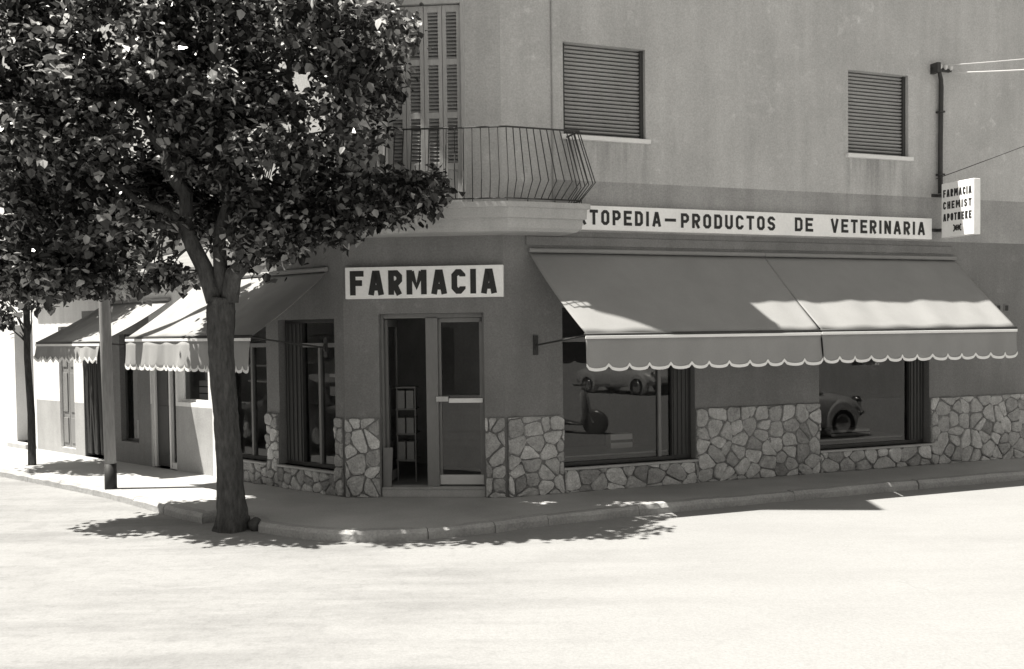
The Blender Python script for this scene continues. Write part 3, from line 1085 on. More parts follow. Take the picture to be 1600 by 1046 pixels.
# ------------------------------------------------------------------ wall conduit and overhead cables
cpipe = thing('service_pipe', 'dark vertical cable pipe with wall bracket above the projecting sign', 'pipe', FR_R.p(6.75, 0, 3.93))
pm = MB()
pm.tube([FR_R.p(6.74, .05, 3.93), FR_R.p(6.74, .05, 4.6), FR_R.p(6.755, .05, 5.45), FR_R.p(6.74, .06, 5.56), FR_R.p(6.69, .08, 5.66), FR_R.p(6.66, .10, 5.73)], [.033, .033, .033, .03, .026, .022], 10)
build('pipe', pm, 'iron', cpipe, smooth=True)
bm_ = MB()
bm_.box(FR_R, 6.60, 6.95, .0, .05, 5.69, 5.73)
bm_.box(FR_R, 6.60, 6.66, .0, .14, 5.64, 5.78)
build('bracket', bm_, 'iron', cpipe)
for q in (4.2, 5.1):
    bm_ = MB()
    bm_.box(FR_R, 6.70, 6.79, 0, .09, q - .012, q + .012)
    build('pipe_clip', bm_, 'iron', cpipe)
for q in range(3):
    ins = MB()
    ins.lathe(FR_R.p(6.70 + q * .10, .09, 5.73), (0, 0, 1), [(-.03, .012), (-.01, .025), (.02, .028), (.035, .018)], 10)
    build('insulator', ins, 'box_white', cpipe)
def cable(label, a, b, sag, r_, m_, grp):
    c = MB()
    pts = []
    for q in range(21):
        t = q / 20
        p = Vector(a).lerp(Vector(b), t)
        p.z -= sag * 4 * t * (1 - t)
        pts.append(p)
    c.tube(pts, r_, 6)
    o = build('overhead_cable', c, m_, smooth=True)
    return tag(o, label, 'cable', grp)
GC = 'overhead cables leaving the pipe bracket'
e0 = FR_R.p(13.0, 5.5, 6.4)
cable('pale upper cable running right from the pipe bracket', FR_R.p(6.80, .09, 5.76), FR_R.p(12.5, 3.0, 6.35), .10, .008, 'cable_pale', GC)
cable('thick pale lower cable drooping right from the pipe bracket', FR_R.p(6.90, .09, 5.66), FR_R.p(12.5, 3.0, 6.25), .18, .014, 'cable_pale', GC)
cable('thin dark wire slanting up to the right above the projecting sign', FR_R.p(6.64, .06, 4.13), FR_R.p(12.5, 3.2, 6.75), .08, .006, 'iron', GC)

# ------------------------------------------------------------------ utility pole
px, py = -5.33, 12.655
up_ = thing('utility_pole', 'tall wooden utility pole with a black painted foot at the kerb', 'pole', (px, py, 0))
pm = MB()
pm.tube([(px - .0 , py, .335), (px - .02, py, 2), (px - .045, py, 4), (px - .07, py, 6.5)], [.074, .072, .069, .065], 20)
build('shaft', pm, 'pole_wood', up_, smooth=True)
pm = MB()
pm.tube([(px, py, -.15), (px, py, .335)], [.079, .077], 20)
build('painted_foot', pm, 'black_paint', up_, smooth=True)

# ------------------------------------------------------------------ trees
def blocked(P):
    s, o = FR_R.inv(P)
    if -.3 < s < 16 and o < .12 and FR_C.inv(P)[1] < .12:
        return True
    s, o = FR_C.inv(P)
    if -.4 < s < 2.3:
        if o < .15 or (o < .68 and 3.1 < P[2] < 4.5):
            return True
    s, o = FR_L.inv(P)
    if s > -.35:
        if o < .18 or (o < 1.3 and P[2] < 2.95) or (s < 1.1 and o < .7 and 3.1 < P[2] < 4.5):
            return True
    return False
def leaves(mb, clusters, per, size, rnd):
    for (cx, cy, cz, rr) in clusters:
        for _ in range(int(per * min(1.5, (rr / .29) ** 2))):
            while True:
                x, y, z = rnd.uniform(-1, 1), rnd.uniform(-1, 1), rnd.uniform(-1, 1)
                if x * x + y * y + z * z <= 1:
                    break
            q_ = max(.01, math.sqrt(x * x + y * y + z * z)) ** -.35
            x, y, z = x * q_, y * q_, z * q_
            st_ = 1.0 if rnd.random() > .14 else rnd.uniform(1.1, 1.75)
            x, y, z = x * st_, y * st_, z * st_
            P = Vector((cx + x * rr, cy + y * rr, cz + z * rr * .75))
            if blocked(P):
                continue
            sz = size * rnd.choice((.55, .75, .9, 1.0, 1.1, 1.25, 1.45)) * rnd.uniform(.92, 1.08)
            az = rnd.uniform(0, 2 * math.pi)
            droop = rnd.gauss(-.40, .6)
            d = Vector((math.cos(az) * math.cos(droop), math.sin(az) * math.cos(droop), math.sin(droop)))
            side = d.cross(Vector((0, 0, 1)))
            if side.length < .05:
                side = Vector((1, 0, 0))
            side.normalize()
            nrm = side.cross(d)
            roll = rnd.gauss(0, .5)
            side, nrm = side * math.cos(roll) + nrm * math.sin(roll), nrm * math.cos(roll) - side * math.sin(roll)
            wd = sz * rnd.uniform(.36, .46)
            lift = sz * rnd.uniform(.04, .14)
            tip = P + d * sz - nrm * sz * rnd.uniform(.02, .22)
            mb.add([P, tip, P + d * sz * .28 + side * wd + nrm * lift, P + d * sz * .68 + side * wd * .72 + nrm * lift * .6,
                    P + d * sz * .28 - side * wd + nrm * lift, P + d * sz * .68 - side * wd * .72 + nrm * lift * .6],
                   [(0, 2, 3, 1), (0, 1, 5, 4)])
def limb(mb, a, b, r0, r1, rnd, n=6, wob=.07):
    a, b = Vector(a), Vector(b)
    L = (b - a).length
    pts = [a]
    for i in range(1, n):
        t = i / n
        p = a.lerp(b, t) + Vector((rnd.uniform(-1, 1), rnd.uniform(-1, 1), rnd.uniform(-.5, .5) + .8 * math.sin(math.pi * t))) * wob * L * .6
        pts.append(p)
    pts.append(b)
    mb.tube(pts, [r0 + (r1 - r0) * i / n for i in range(n + 1)], 8, jag=.04)
    return pts

def street_tree():
    rnd = random.Random(21)
    bx_, by_, bz_ = -3.07, 10.38, -.105
    root = thing('street_tree', 'leafy street tree with forked dark trunk on the corner kerb before the pharmacy', 'tree', (bx_, by_, bz_))
    t = MB()
    ctl = [(-.10, .0, .0, .215), (.03, .0, .0, .178), (.16, .0, .0, .155), (.5, -.01, 0, .142), (.9, -.02, .0, .136), (1.3, -.04, 0, .131), (1.7, -.062, 0, .131), (2.05, -.078, .0, .134), (2.38, -.075, .01, .150), (2.54, -.06, .02, .125)]
    pts, rs = [], []
    for q in range(len(ctl) - 1):
        for u in range(6):
            f_ = u / 6
            c_ = [ctl[q][e] + (ctl[q + 1][e] - ctl[q][e]) * f_ for e in range(4)]
            pts.append((bx_ + c_[1] + rnd.uniform(-.004, .004), by_ + c_[2], bz_ + c_[0]))
            rs.append(c_[3] * (1 + rnd.uniform(-.012, .012)))
    i0_ = len(t.v)
    t.tube(pts, rs, 28)
    for q in range(i0_, len(t.v)):
        v_ = Vector(t.v[q])
        an = math.atan2(v_.y - by_, v_.x - bx_)
        fl = max(0, 1 - (v_.z - bz_) / .35)
        k_ = 1 + .035 * math.sin(an * 5 + v_.z * 1.3) + .025 * math.sin(an * 9 - v_.z * 3.1) + .02 * math.sin(v_.z * 11 + an * 3) + fl * .16 * max(0, math.sin(an * 4 + .6))
        for (kz, ka) in ((1.15, -1.2), (1.78, -2.2), (.62, -.7)):
            dd = ((v_.z - kz) / .07) ** 2 + ((math.atan2(math.sin(an - ka), math.cos(an - ka))) / .35) ** 2
            k_ += .16 * math.exp(-dd) - .10 * math.exp(-dd * 6)
        cx_ = bx_ - .075 * min(1, max(0, v_.z / 2.2)) ** 1.3
        t.v[q] = (cx_ + (v_.x - cx_) * k_, by_ + (v_.y - by_) * k_, v_.z)
    forkL, forkR = (bx_ - .13, by_ + .0, 2.38), (bx_ + .02, by_ + .02, 2.38)
    cr_ = []      # cluster centres
    C0 = Vector((-3.5, 10.66, 4.55))
    R0 = Vector((2.65, 1.12, 2.0))
    tries = 0
    while len(cr_) < 268 and tries < 60000:
        tries += 1
        u = Vector((rnd.uniform(-1, 1), rnd.uniform(-1, 1), rnd.uniform(-1, 1)))
        e = abs(u.x) ** 3 + abs(u.y) ** 2.2 + abs(u.z) ** 3
        if e > 1 or (e < .18 and rnd.random() < .6):
            continue
        if math.sin(u.x * 9 + 1.3 * math.sin(u.z * 5)) * math.sin(u.z * 8 + 1 + u.y * 2) > .62:
            continue
        P = Vector((C0.x + u.x * R0.x, C0.y + u.y * R0.y, C0.z + u.z * R0.z))
        # ragged underside and right edge
        lowz = 2.98 + .18 * math.sin(P.x * 3.1 + 1.0) + .10 * math.sin(P.x * 7.7)
        if P.z < lowz:
            continue
        rightx = -1.37 + .16 * math.sin(P.z * 2.7) + .10 * math.sin(P.z * 6.1 + 2)
        if P.x > rightx:
            continue
        if blocked(P):
            continue
        cr_.append((P.x, P.y, P.z, rnd.uniform(.20, .36)))
    # low lobes: right one reaching the balcony, hanging ones left of the trunk
    for _ in range(24):
        cr_.append((rnd.gauss(-1.42, .26), rnd.uniform(10.1, 10.8), rnd.gauss(3.46, .20), rnd.uniform(.16, .27)))
    for _ in range(12):
        cr_.append((rnd.gauss(-1.85, .3), rnd.uniform(10.2, 10.7), rnd.gauss(3.22, .08), rnd.uniform(.18, .26)))
    for _ in range(9):
        cr_.append((rnd.uniform(-4.0, -3.45), rnd.uniform(10.2, 10.7), rnd.uniform(2.58, 2.75), rnd.uniform(.12, .2)))
    for _ in range(30):
        cr_.append((rnd.uniform(-5.9, -4.5), rnd.uniform(10.3, 11.1), rnd.uniform(2.55, 2.9), rnd.uniform(.22, .34)))
    cr_ = [c for c in cr_ if not (c[0] > -1.70 and c[2] - c[3] * .75 < 3.12) and not (c[0] > -2.3 and c[2] - c[3] * .75 < 2.92)]
    for _ in range(26):      # outer left bough
        cr_.append((rnd.uniform(-5.6, -4.4), rnd.uniform(10.3, 11.3), rnd.uniform(3.4, 5.2), rnd.uniform(.26, .38)))
    for _ in range(20):      # loose sprigs before the balcony
        cr_.append((rnd.uniform(-1.35, -.72), rnd.uniform(10.1, 10.7), rnd.uniform(3.25, 3.75), rnd.uniform(.09, .15)))
    for _ in range(12):
        cr_.append((rnd.uniform(-1.5, -1.05), rnd.uniform(10.2, 10.8), rnd.uniform(3.9, 5.6), rnd.uniform(.10, .16)))
    for _ in range(60):      # boughs reaching back over the pharmacy awning
        P = (rnd.uniform(-4.5, -2.9), rnd.uniform(11.3, 12.4), rnd.uniform(3.5, 5.6))
        if not blocked(P):
            cr_.append((*P, rnd.uniform(.24, .36)))
    ends = []
    l1 = limb(t, forkL, (-3.75, 10.5, 4.0), .095, .065, rnd)
    l2 = limb(t, forkR, (-2.45, 10.5, 3.7), .10, .065, rnd)
    l3 = limb(t, (-3.13, 10.43, 2.45), (-3.2, 10.7, 4.3), .08, .055, rnd)
    for src, dst in ((l1, (-4.6, 10.4, 5.2)), (l1, (-3.9, 10.7, 6.2)), (l1, (-4.9, 10.6, 3.9)), (l2, (-1.7, 10.4, 4.5)), (l2, (-2.3, 10.5, 5.8)),
                     (l2, (-1.5, 10.5, 3.5)), (l3, (-3.2, 10.3, 6.0)), (l3, (-2.9, 11.1, 5.0)), (l3, (-3.9, 11.2, 5.0)), (l1, (-5.2, 10.7, 3.1))):
        ends.append(limb(t, src[-1] if dst[2] > 4.2 else src[3], dst, .05, .018, rnd))
    segs = [p for e in ends + [l1, l2, l3] for p in e]
    for (cx, cy, cz, rr) in cr_:
        c = Vector((cx, cy, cz))
        near = min(segs, key=lambda p: (p - c).length_squared)
        if (near - c).length > .15:
            limb(t, near, c, .013, .004, rnd, 4, .06)
    build('trunk', t, 'bark', root, smooth=True)
    l = MB()
    leaves(l, cr_, 128, .084, rnd)
    build('crown', l, 'leaf', root, recalc=False)
street_tree()

def back_tree():
    rnd = random.Random(5)
    bx_, by_ = -7.62, 15.15
    root = thing('street_tree', 'slim young tree with thin straight trunk farther down the left kerb', 'tree', (bx_, by_, 0))
    t = MB()
    t.tube([(bx_, by_, -.1), (bx_ + .01, by_, .8), (bx_ - .03, by_, 1.7), (bx_ - .02, by_, 2.6), (bx_ + .1, by_, 3.6)], [.065, .055, .05, .05, .03], 10, jag=.04)
    cr_ = []
    while len(cr_) < 120:
        u = Vector((rnd.uniform(-1, 1), rnd.uniform(-1, 1), rnd.uniform(-1, 1)))
        if u.length > 1:
            continue
        P = Vector((-7.8 + u.x * 1.05, 15.0 + u.y * 1.0, 3.55 + u.z * 1.5))
        if P.x > -7.0 and P.z < 2.55 + (P.x + 7.0) * .75:
            continue
        if blocked(P):
            continue
        cr_.append((P.x, P.y, P.z, rnd.uniform(.2, .36)))
    for _ in range(12):
        cr_.append((rnd.uniform(-7.85, -7.5), rnd.uniform(15, 15.3), rnd.uniform(1.95, 2.5), rnd.uniform(.14, .2)))
    for k_, c in enumerate(cr_):
        if k_ % 3 == 0:
            limb(t, (bx_ + .0, by_, min(3.4, max(1.9, c[2] - .5))), c[:3], .016, .005, rnd, 4, .06)
    build('trunk', t, 'bark', root, smooth=True)
    l = MB()
    leaves(l, cr_, 105, .086, rnd)
    build('crown', l, 'leaf', root, recalc=False)
back_tree()

rk_ = MB()
rb = bmesh.new()
bmesh.ops.create_icosphere(rb, subdivisions=3, radius=1)
rr_ = random.Random(9)
for v in rb.verts:
    n_ = .12 * math.sin(v.co.x * 4 + 1) + .10 * math.sin(v.co.y * 5 + v.co.z * 3)
    v.co = Vector((v.co.x * .085, v.co.y * .08, v.co.z * .075)) * (1 + n_)
rk_.add([v.co + Vector((-2.80, 10.34, -.045)) for v in rb.verts], [tuple(v.index for v in f.verts) for f in rb.faces])
rb.free()
tag(build('stone', rk_, 'rock', smooth=True, loc=(-2.80, 10.34, -.105)), 'small dark stone lying beside the corner tree trunk', 'stone')

# ------------------------------------------------------------------ goods seen through the panes
def goods(name, label, cat, fr, s0, s1, o0, o1, z0, z1, m_, lines=None):
    root = thing(name, label, cat, fr.p((s0 + s1) / 2, (o0 + o1) / 2, z0))
    b1 = MB()
    b1.box(fr, s0, s1, o0, o1, z0, z1)
    build('box', b1, m_, root, bevel=.006)
    if lines:
        for (q0, q1) in lines:
            b2 = MB()
            b2.box(fr, s0 + .004, s1 - .004, o1 + .0005, o1 + .003, z0 + (z1 - z0) * q0, z0 + (z1 - z0) * q1)
            build('print', b2, 'letter', root)
    return root
goods('display_card', 'white showcard with dark band standing in the left window beside the door', 'showcard', FR_L, .30, .56, -.24, -.22, 1.22, 1.50, 'box_white', [(.42, .85)])
goods('display_carton', 'tall grey carton low in the left window beside the door', 'carton', FR_L, .38, .62, -.50, -.38, .34, .80, 'box_grey', [(.30, .36), (.62, .66)])
goods('display_carton', 'grey carton on the sill of the left window behind the tree trunk', 'carton', FR_L, 1.65, 1.90, -.50, -.35, .40, .78, 'box_grey', [(.5, .56)])
for z_, nm in ((1.58, 'upper'), (1.36, 'lower')):
    g_ = MB()
    g_.box(FR_L, 1.64, 2.5, -.55, -.32, z_ - .012, z_ + .012)
    tag(build('glass_shelf', g_, 'box_white', loc=FR_L.p(2.0, -.4, z_)), nm + ' white shelf inside the left window behind the tree trunk', 'shelf')
# display plinths in the right-hand windows, their risers under the panes
for (s0, s1, lab) in ((.80, 2.35, 'low grey display plinth inside the big window next to the door'), (4.66, 6.28, 'low grey display plinth inside the far right window')):
    root = thing('display_plinth', lab, 'plinth', FR_R.p((s0 + s1) / 2, -.5, .1))
    b1 = MB()
    b1.box(FR_R, s0, s1, -1.0, -.22, .1, .40)
    build('base', b1, 'wood_dark', root, bevel=.005)
    b1 = MB()
    b1.box(FR_R, s0 - .005, s1 + .005, -1.01, -.21, .402, .425)
    build('top', b1, 'box_grey', root, bevel=.004)
goods('display_carton', 'pale medicine carton on the plinth in the window next to the door', 'carton', FR_R, 1.72, 2.05, -.75, -.6, .43, .62, 'box_white', [(.4, .6)])
goods('display_carton', 'pale flat carton on the plinth in the far right window', 'carton', FR_R, 5.2, 5.9, -.7, -.45, .43, .52, 'box_grey', [(.4, .6)])
# rack of cartons just inside the open door leaf, and a leaning board
rk2 = thing('carton_rack', 'dim rack of stacked cartons inside the open shop door', 'rack', FR_C.p(1.36, -.65, .1))
b1 = MB()
for z_ in (.38, .72, 1.04, 1.32):
    b1.box(FR_C, 1.22, 1.47, -.95, -.6, z_ - .02, z_)
for s_1 in (1.22, 1.455):
    b1.box(FR_C, s_1 - .015, s_1, -.62, -.6, .1, 1.32)
build('shelf_frame', b1, 'wood_grey', rk2)
for i, z_ in enumerate((.38, .72, 1.04)):
    for s_1 in (1.235, 1.35):
        b1 = MB()
        b1.box(FR_C, s_1, s_1 + .095, -.9, -.61, z_ + .001, z_ + .20 + .03 * ((i + int(s_1 * 100)) % 2))
        build('carton', b1, 'box_grey', rk2, bevel=.004)
b1 = MB()
b1.prism([FR_C.p(1.52, -.05, .118), FR_C.p(1.42, -.05, .118), FR_C.p(1.40, -.06, .60), FR_C.p(1.52, -.06, .60)],
         [FR_C.p(1.52, -.07, .118), FR_C.p(1.42, -.07, .118), FR_C.p(1.40, -.085, .60), FR_C.p(1.52, -.085, .60)])
tag(build('leaning_board', b1, 'wood_grey', loc=FR_C.p(1.47, -.06, .118)), 'small grey board leaning on the left jamb of the shop door', 'board')
ct = thing('shop_counter', 'dark counter with pale top seen through the glass door leaf', 'counter', FR_C.p(.6, -2.2, .1))
b1 = MB()
b1.box(FR_C, -.2, .72, -2.6, -2.0, .1, 1.02)
build('base', b1, 'wood_dark', ct, bevel=.006)
b1 = MB()
b1.box(FR_C, -.24, .76, -2.64, -1.96, 1.021, 1.06)
build('top', b1, 'wood_pale', ct, bevel=.006)

# ------------------------------------------------------------------ low neighbouring shop on the left street
nb_ = thing('neighbour_shop', 'low white one-storey shop left of the pharmacy with grey dado and vent holes', 'building', FR_L.p(5.8, 0, 0))
VIT = (3.02, 3.84, 1.03, 2.05)
ND = (3.90, 4.60, .0, 2.25)
NW = (5.00, 5.56, .34, 2.05)
NO = (6.14, 6.80, .0, 2.20)
NS = (7.15, 7.70, .10, 2.20)
w = MB()
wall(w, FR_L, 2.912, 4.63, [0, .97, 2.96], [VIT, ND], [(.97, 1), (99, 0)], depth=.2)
wall(w, FR_L, 4.63, 6.81, [0, 2.45, 2.96], [NW, NO], [(2.45, 2), (99, 0)], depth=.2)  # dark colour of this bay stands in for the awning's shade
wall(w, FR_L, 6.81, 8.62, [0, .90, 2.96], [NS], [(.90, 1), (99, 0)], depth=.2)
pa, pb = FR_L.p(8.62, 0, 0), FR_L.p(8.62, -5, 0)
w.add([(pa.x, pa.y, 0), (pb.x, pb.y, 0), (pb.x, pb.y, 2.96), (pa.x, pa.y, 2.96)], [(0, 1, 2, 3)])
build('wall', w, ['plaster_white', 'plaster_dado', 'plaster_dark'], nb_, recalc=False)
w = MB()
for a, b in (((2.92, 0), (8.62, 0)),):
    pass
w.add([FR_L.p(2.93, .22, 2.90), FR_L.p(8.7, .22, 2.90), FR_L.p(8.7, -5.2, 4.2), FR_L.p(2.93, -5.2, 4.2)], [(0, 1, 2, 3)])
w.add([FR_L.p(2.93, .22, 2.98), FR_L.p(8.7, .22, 2.98), FR_L.p(8.7, -5.2, 4.28), FR_L.p(2.93, -5.2, 4.28)], [(0, 1, 2, 3)])
w.add([FR_L.p(2.93, .22, 2.90), FR_L.p(8.7, .22, 2.90), FR_L.p(8.7, .22, 2.98), FR_L.p(2.93, .22, 2.98)], [(0, 1, 2, 3)])
nroof = build('roof', w, 'roof', nb_, recalc=False)
w = MB()
for q in range(26):
    s = 3.05 + q * .215
    w.box(FR_L, s - .03, s + .03, 0, .2, 2.83, 2.90)
build('rafter', w, 'wood_grey', nroof)
for i in range(5):
    for j in range(3):
        v = MB()
        s, z = 4.75 + i * .17, 2.64 + j * .062
        v.box(FR_L, s - .02, s + .02, -.01, .004, z - .014, z + .014)
        build('vent', v, 'letter', nb_)
w = MB()
w.box(FR_L, 2.92, 8.6, -2.5, -2.48, 0, 2.9)
w.box(FR_L, 2.92, 8.6, -2.5, -.2, .03, .05)
w.box(FR_L, 2.92, 8.6, -2.5, -.2, 2.78, 2.8)
for s in (3.87, 4.8, 5.9, 6.97):
    w.box(FR_L, s - .02, s + .02, -2.48, -.2, .05, 2.78)
build('interior', w, 'interior', nb_)
def plain_window(fr, hole, parent, frame_m='wood_dark', inset=-.09):
    a, b, c, d = hole
    f = MB()
    t = .04
    f.box(fr, a, a + t, inset - .04, inset, c, d)
    f.box(fr, b - t, b, inset - .04, inset, c, d)
    f.box(fr, a + t, b - t, inset - .04, inset, c, c + t)
    f.box(fr, a + t, b - t, inset - .04, inset, d - t, d)
    o = build('window', f, frame_m, parent, bevel=.003)
    pane(o, fr, a + t, b - t, inset - .02, c + t, d - t)
    return o
plain_window(FR_L, VIT, nb_, 'white_paint')
plain_window(FR_L, NW, nb_)
f = MB()
f.box(FR_L, 3.90, 3.94, -.12, -.04, 0, 2.25)
f.box(FR_L, 4.10, 4.15, -.10, -.03, 0, 2.25)
f.box(FR_L, 4.56, 4.60, -.12, -.04, 0, 2.25)
f.box(FR_L, 3.94, 4.10, -.12, -.04, .0, .10)
dn = build('door', f, 'white_paint', nb_, bevel=.004)
f = MB()
f.box(FR_L, 4.16, 4.555, -.11, -.07, .02, 2.2)
f.box(FR_L, 4.22, 4.50, -.07, -.06, .2, .95)
f.box(FR_L, 4.22, 4.50, -.07, -.06, 1.05, 2.1)
build('door_leaf', f, 'wood_dark', dn, bevel=.006)
pane(dn, FR_L, 3.94, 4.10, -.08, .1, 2.2)
f = MB()
for q in range(9):
    s = 6.16 + q * .075
    f.tube([FR_L.p(s, -.03 - .02 * (q % 2), 2.18), FR_L.p(s + .01, -.05 + .02 * (q % 2), 1.0), FR_L.p(s, -.03 - .02 * (q % 3), .06)], .036, 8)
build('door_curtain', f, 'wood_dark', nb_)
for s0, s1 in ((7.155, 7.422), (7.428, 7.695)):
    f = MB()
    f.box(FR_L, s0, s1, -.09, -.05, .10, 2.195)
    for z0, z1 in ((.18, .62), (.72, 1.40), (1.5, 2.1)):
        f.box(FR_L, s0 + .05, s1 - .05, -.05, -.035, z0, z1)
    build('shutter', f, 'wood_grey', nb_, bevel=.006)
goods('display_card', 'white notice low in the dark window left of the neighbour door', 'notice', FR_L, 5.06, 5.44, -.22, -.20, .38, .66, 'box_white')
goods('display_carton', 'white cartons piled in the small bright display window beside the pharmacy', 'carton', FR_L, 3.12, 3.66, -.42, -.25, 1.06, 1.34, 'box_white', [(.3, .36), (.66, .72)])
goods('display_card', 'dark framed card standing in the small bright display window', 'showcard', FR_L, 3.10, 3.22, -.24, -.22, 1.40, 1.60, 'box_grey', [(.1, .9)])
vt = MB()
vt.box(FR_L, 3.03, 3.83, -.48, -.135, 1.0, 1.028)
build('display_ledge', vt, 'white_paint', nb_)
vt = MB()
vt.box(FR_L, 3.0, 3.86, -.50, -.48, 1.0, 2.1)
build('display_back', vt, 'white_paint', nb_)  # white back added close behind the pane to brighten the window

# ------------------------------------------------------------------ far white house
fh = thing('far_house', 'plain white house with shaded doorway at the far left end', 'building', FR_L.p(11, 0, 0))
FD = (8.72, 9.50, .085, 2.25)
w = MB()
wall(w, FR_L, 8.63, 20, [0, .92, 4.6], [FD], [(.92, 0), (99, 0)], depth=.5)
pa, pb = FR_L.p(8.63, 0, 0), FR_L.p(8.63, -6, 0)
w.add([(pa.x, pa.y, 0), (pb.x, pb.y, 0), (pb.x, pb.y, 4.6), (pa.x, pa.y, 4.6)], [(0, 1, 2, 3)])
w.add([FR_L.p(8.63, 0, 4.59), FR_L.p(20, 0, 4.59), FR_L.p(20, -6, 4.59), FR_L.p(8.63, -6, 4.59)], [(0, 1, 2, 3)])
build('wall', w, ['plaster_white'], fh, recalc=False)
f = MB()
f.box(FR_L, 8.72, 9.50, -.55, -.5, .05, 2.25)
for z0, z1 in ((.25, 1.0), (1.12, 2.1)):
    f.box(FR_L, 8.80, 9.08, -.5, -.485, z0, z1)
    f.box(FR_L, 9.14, 9.42, -.5, -.485, z0, z1)
build('door', f, 'wood_dark', fh, bevel=.006)
f = MB()
f.box(FR_L, 8.7, 9.52, -.5, .18, -.02, .085)
build('doorstep', f, 'concrete', fh, bevel=.01)
f = MB()
f.box(FR_L, 8.55, 20.1, -6.1, .18, 4.62, 4.75)
build('roof', f, 'roof', fh)

# ------------------------------------------------------------------ across the streets: what the panes mirror
def street_house(label, fr, s0, s1, z1, m_, cols, rows, seed):
    root = thing('street_house', label, 'building', fr.p((s0 + s1) / 2, 0, 0))
    w = MB()
    holes = []
    step = (s1 - s0) / cols
    for i in range(cols):
        for j in range(rows):
            c = s0 + (i + .5) * step
            if j == 0 and i % 2 == 0:
                holes.append((c - .5, c + .5, .02, 2.2))
            else:
                holes.append((c - .5, c + .5, .9 + j * 3.1, 2.3 + j * 3.1))
    wall(w, fr, s0, s1, [-.13, z1], holes, [(99, 0)], depth=.2)
    w.box(fr, s0, s1, -6, -.35, -.13, z1)
    build('wall', w, m_, root, recalc=False)
    r = MB()
    r.box(fr, s0 - .2, s1 + .2, -6.1, .35, z1 + .01, z1 + .16)
    build('roof', r, 'roof', root)
    for h in holes:
        p = MB()
        p.box(fr, h[0] + .05, h[1] - .05, -.2, -.15, h[2], h[3])
        nm = 'door' if h[2] < .1 else 'shutter'
        build(nm, p, 'wood_dark' if nm == 'door' else 'wood_grey', root)
FRX = Frame((0, -9), (-1, 0), (0, 1))
street_house('grey two-storey house row across the junction, facing the pharmacy door', FRX, -12, 12, 6.8, 'plaster_band', 6, 2, 1)
FRY = Frame(FR_R.p(0, 11.5, 0).to_2d(), -FR_R.d, -FR_R.n)
street_house('pale house opposite the right street front', FRY, -34, -14, 6.2, 'plaster_white', 6, 2, 2)
FRZ = Frame(FR_L.p(0, 12.5, 0).to_2d(), -FR_L.d, -FR_L.n)
street_house('shaded house opposite the left street front', FRZ, -26, -1, 6.5, 'plaster_band', 7, 2, 3)

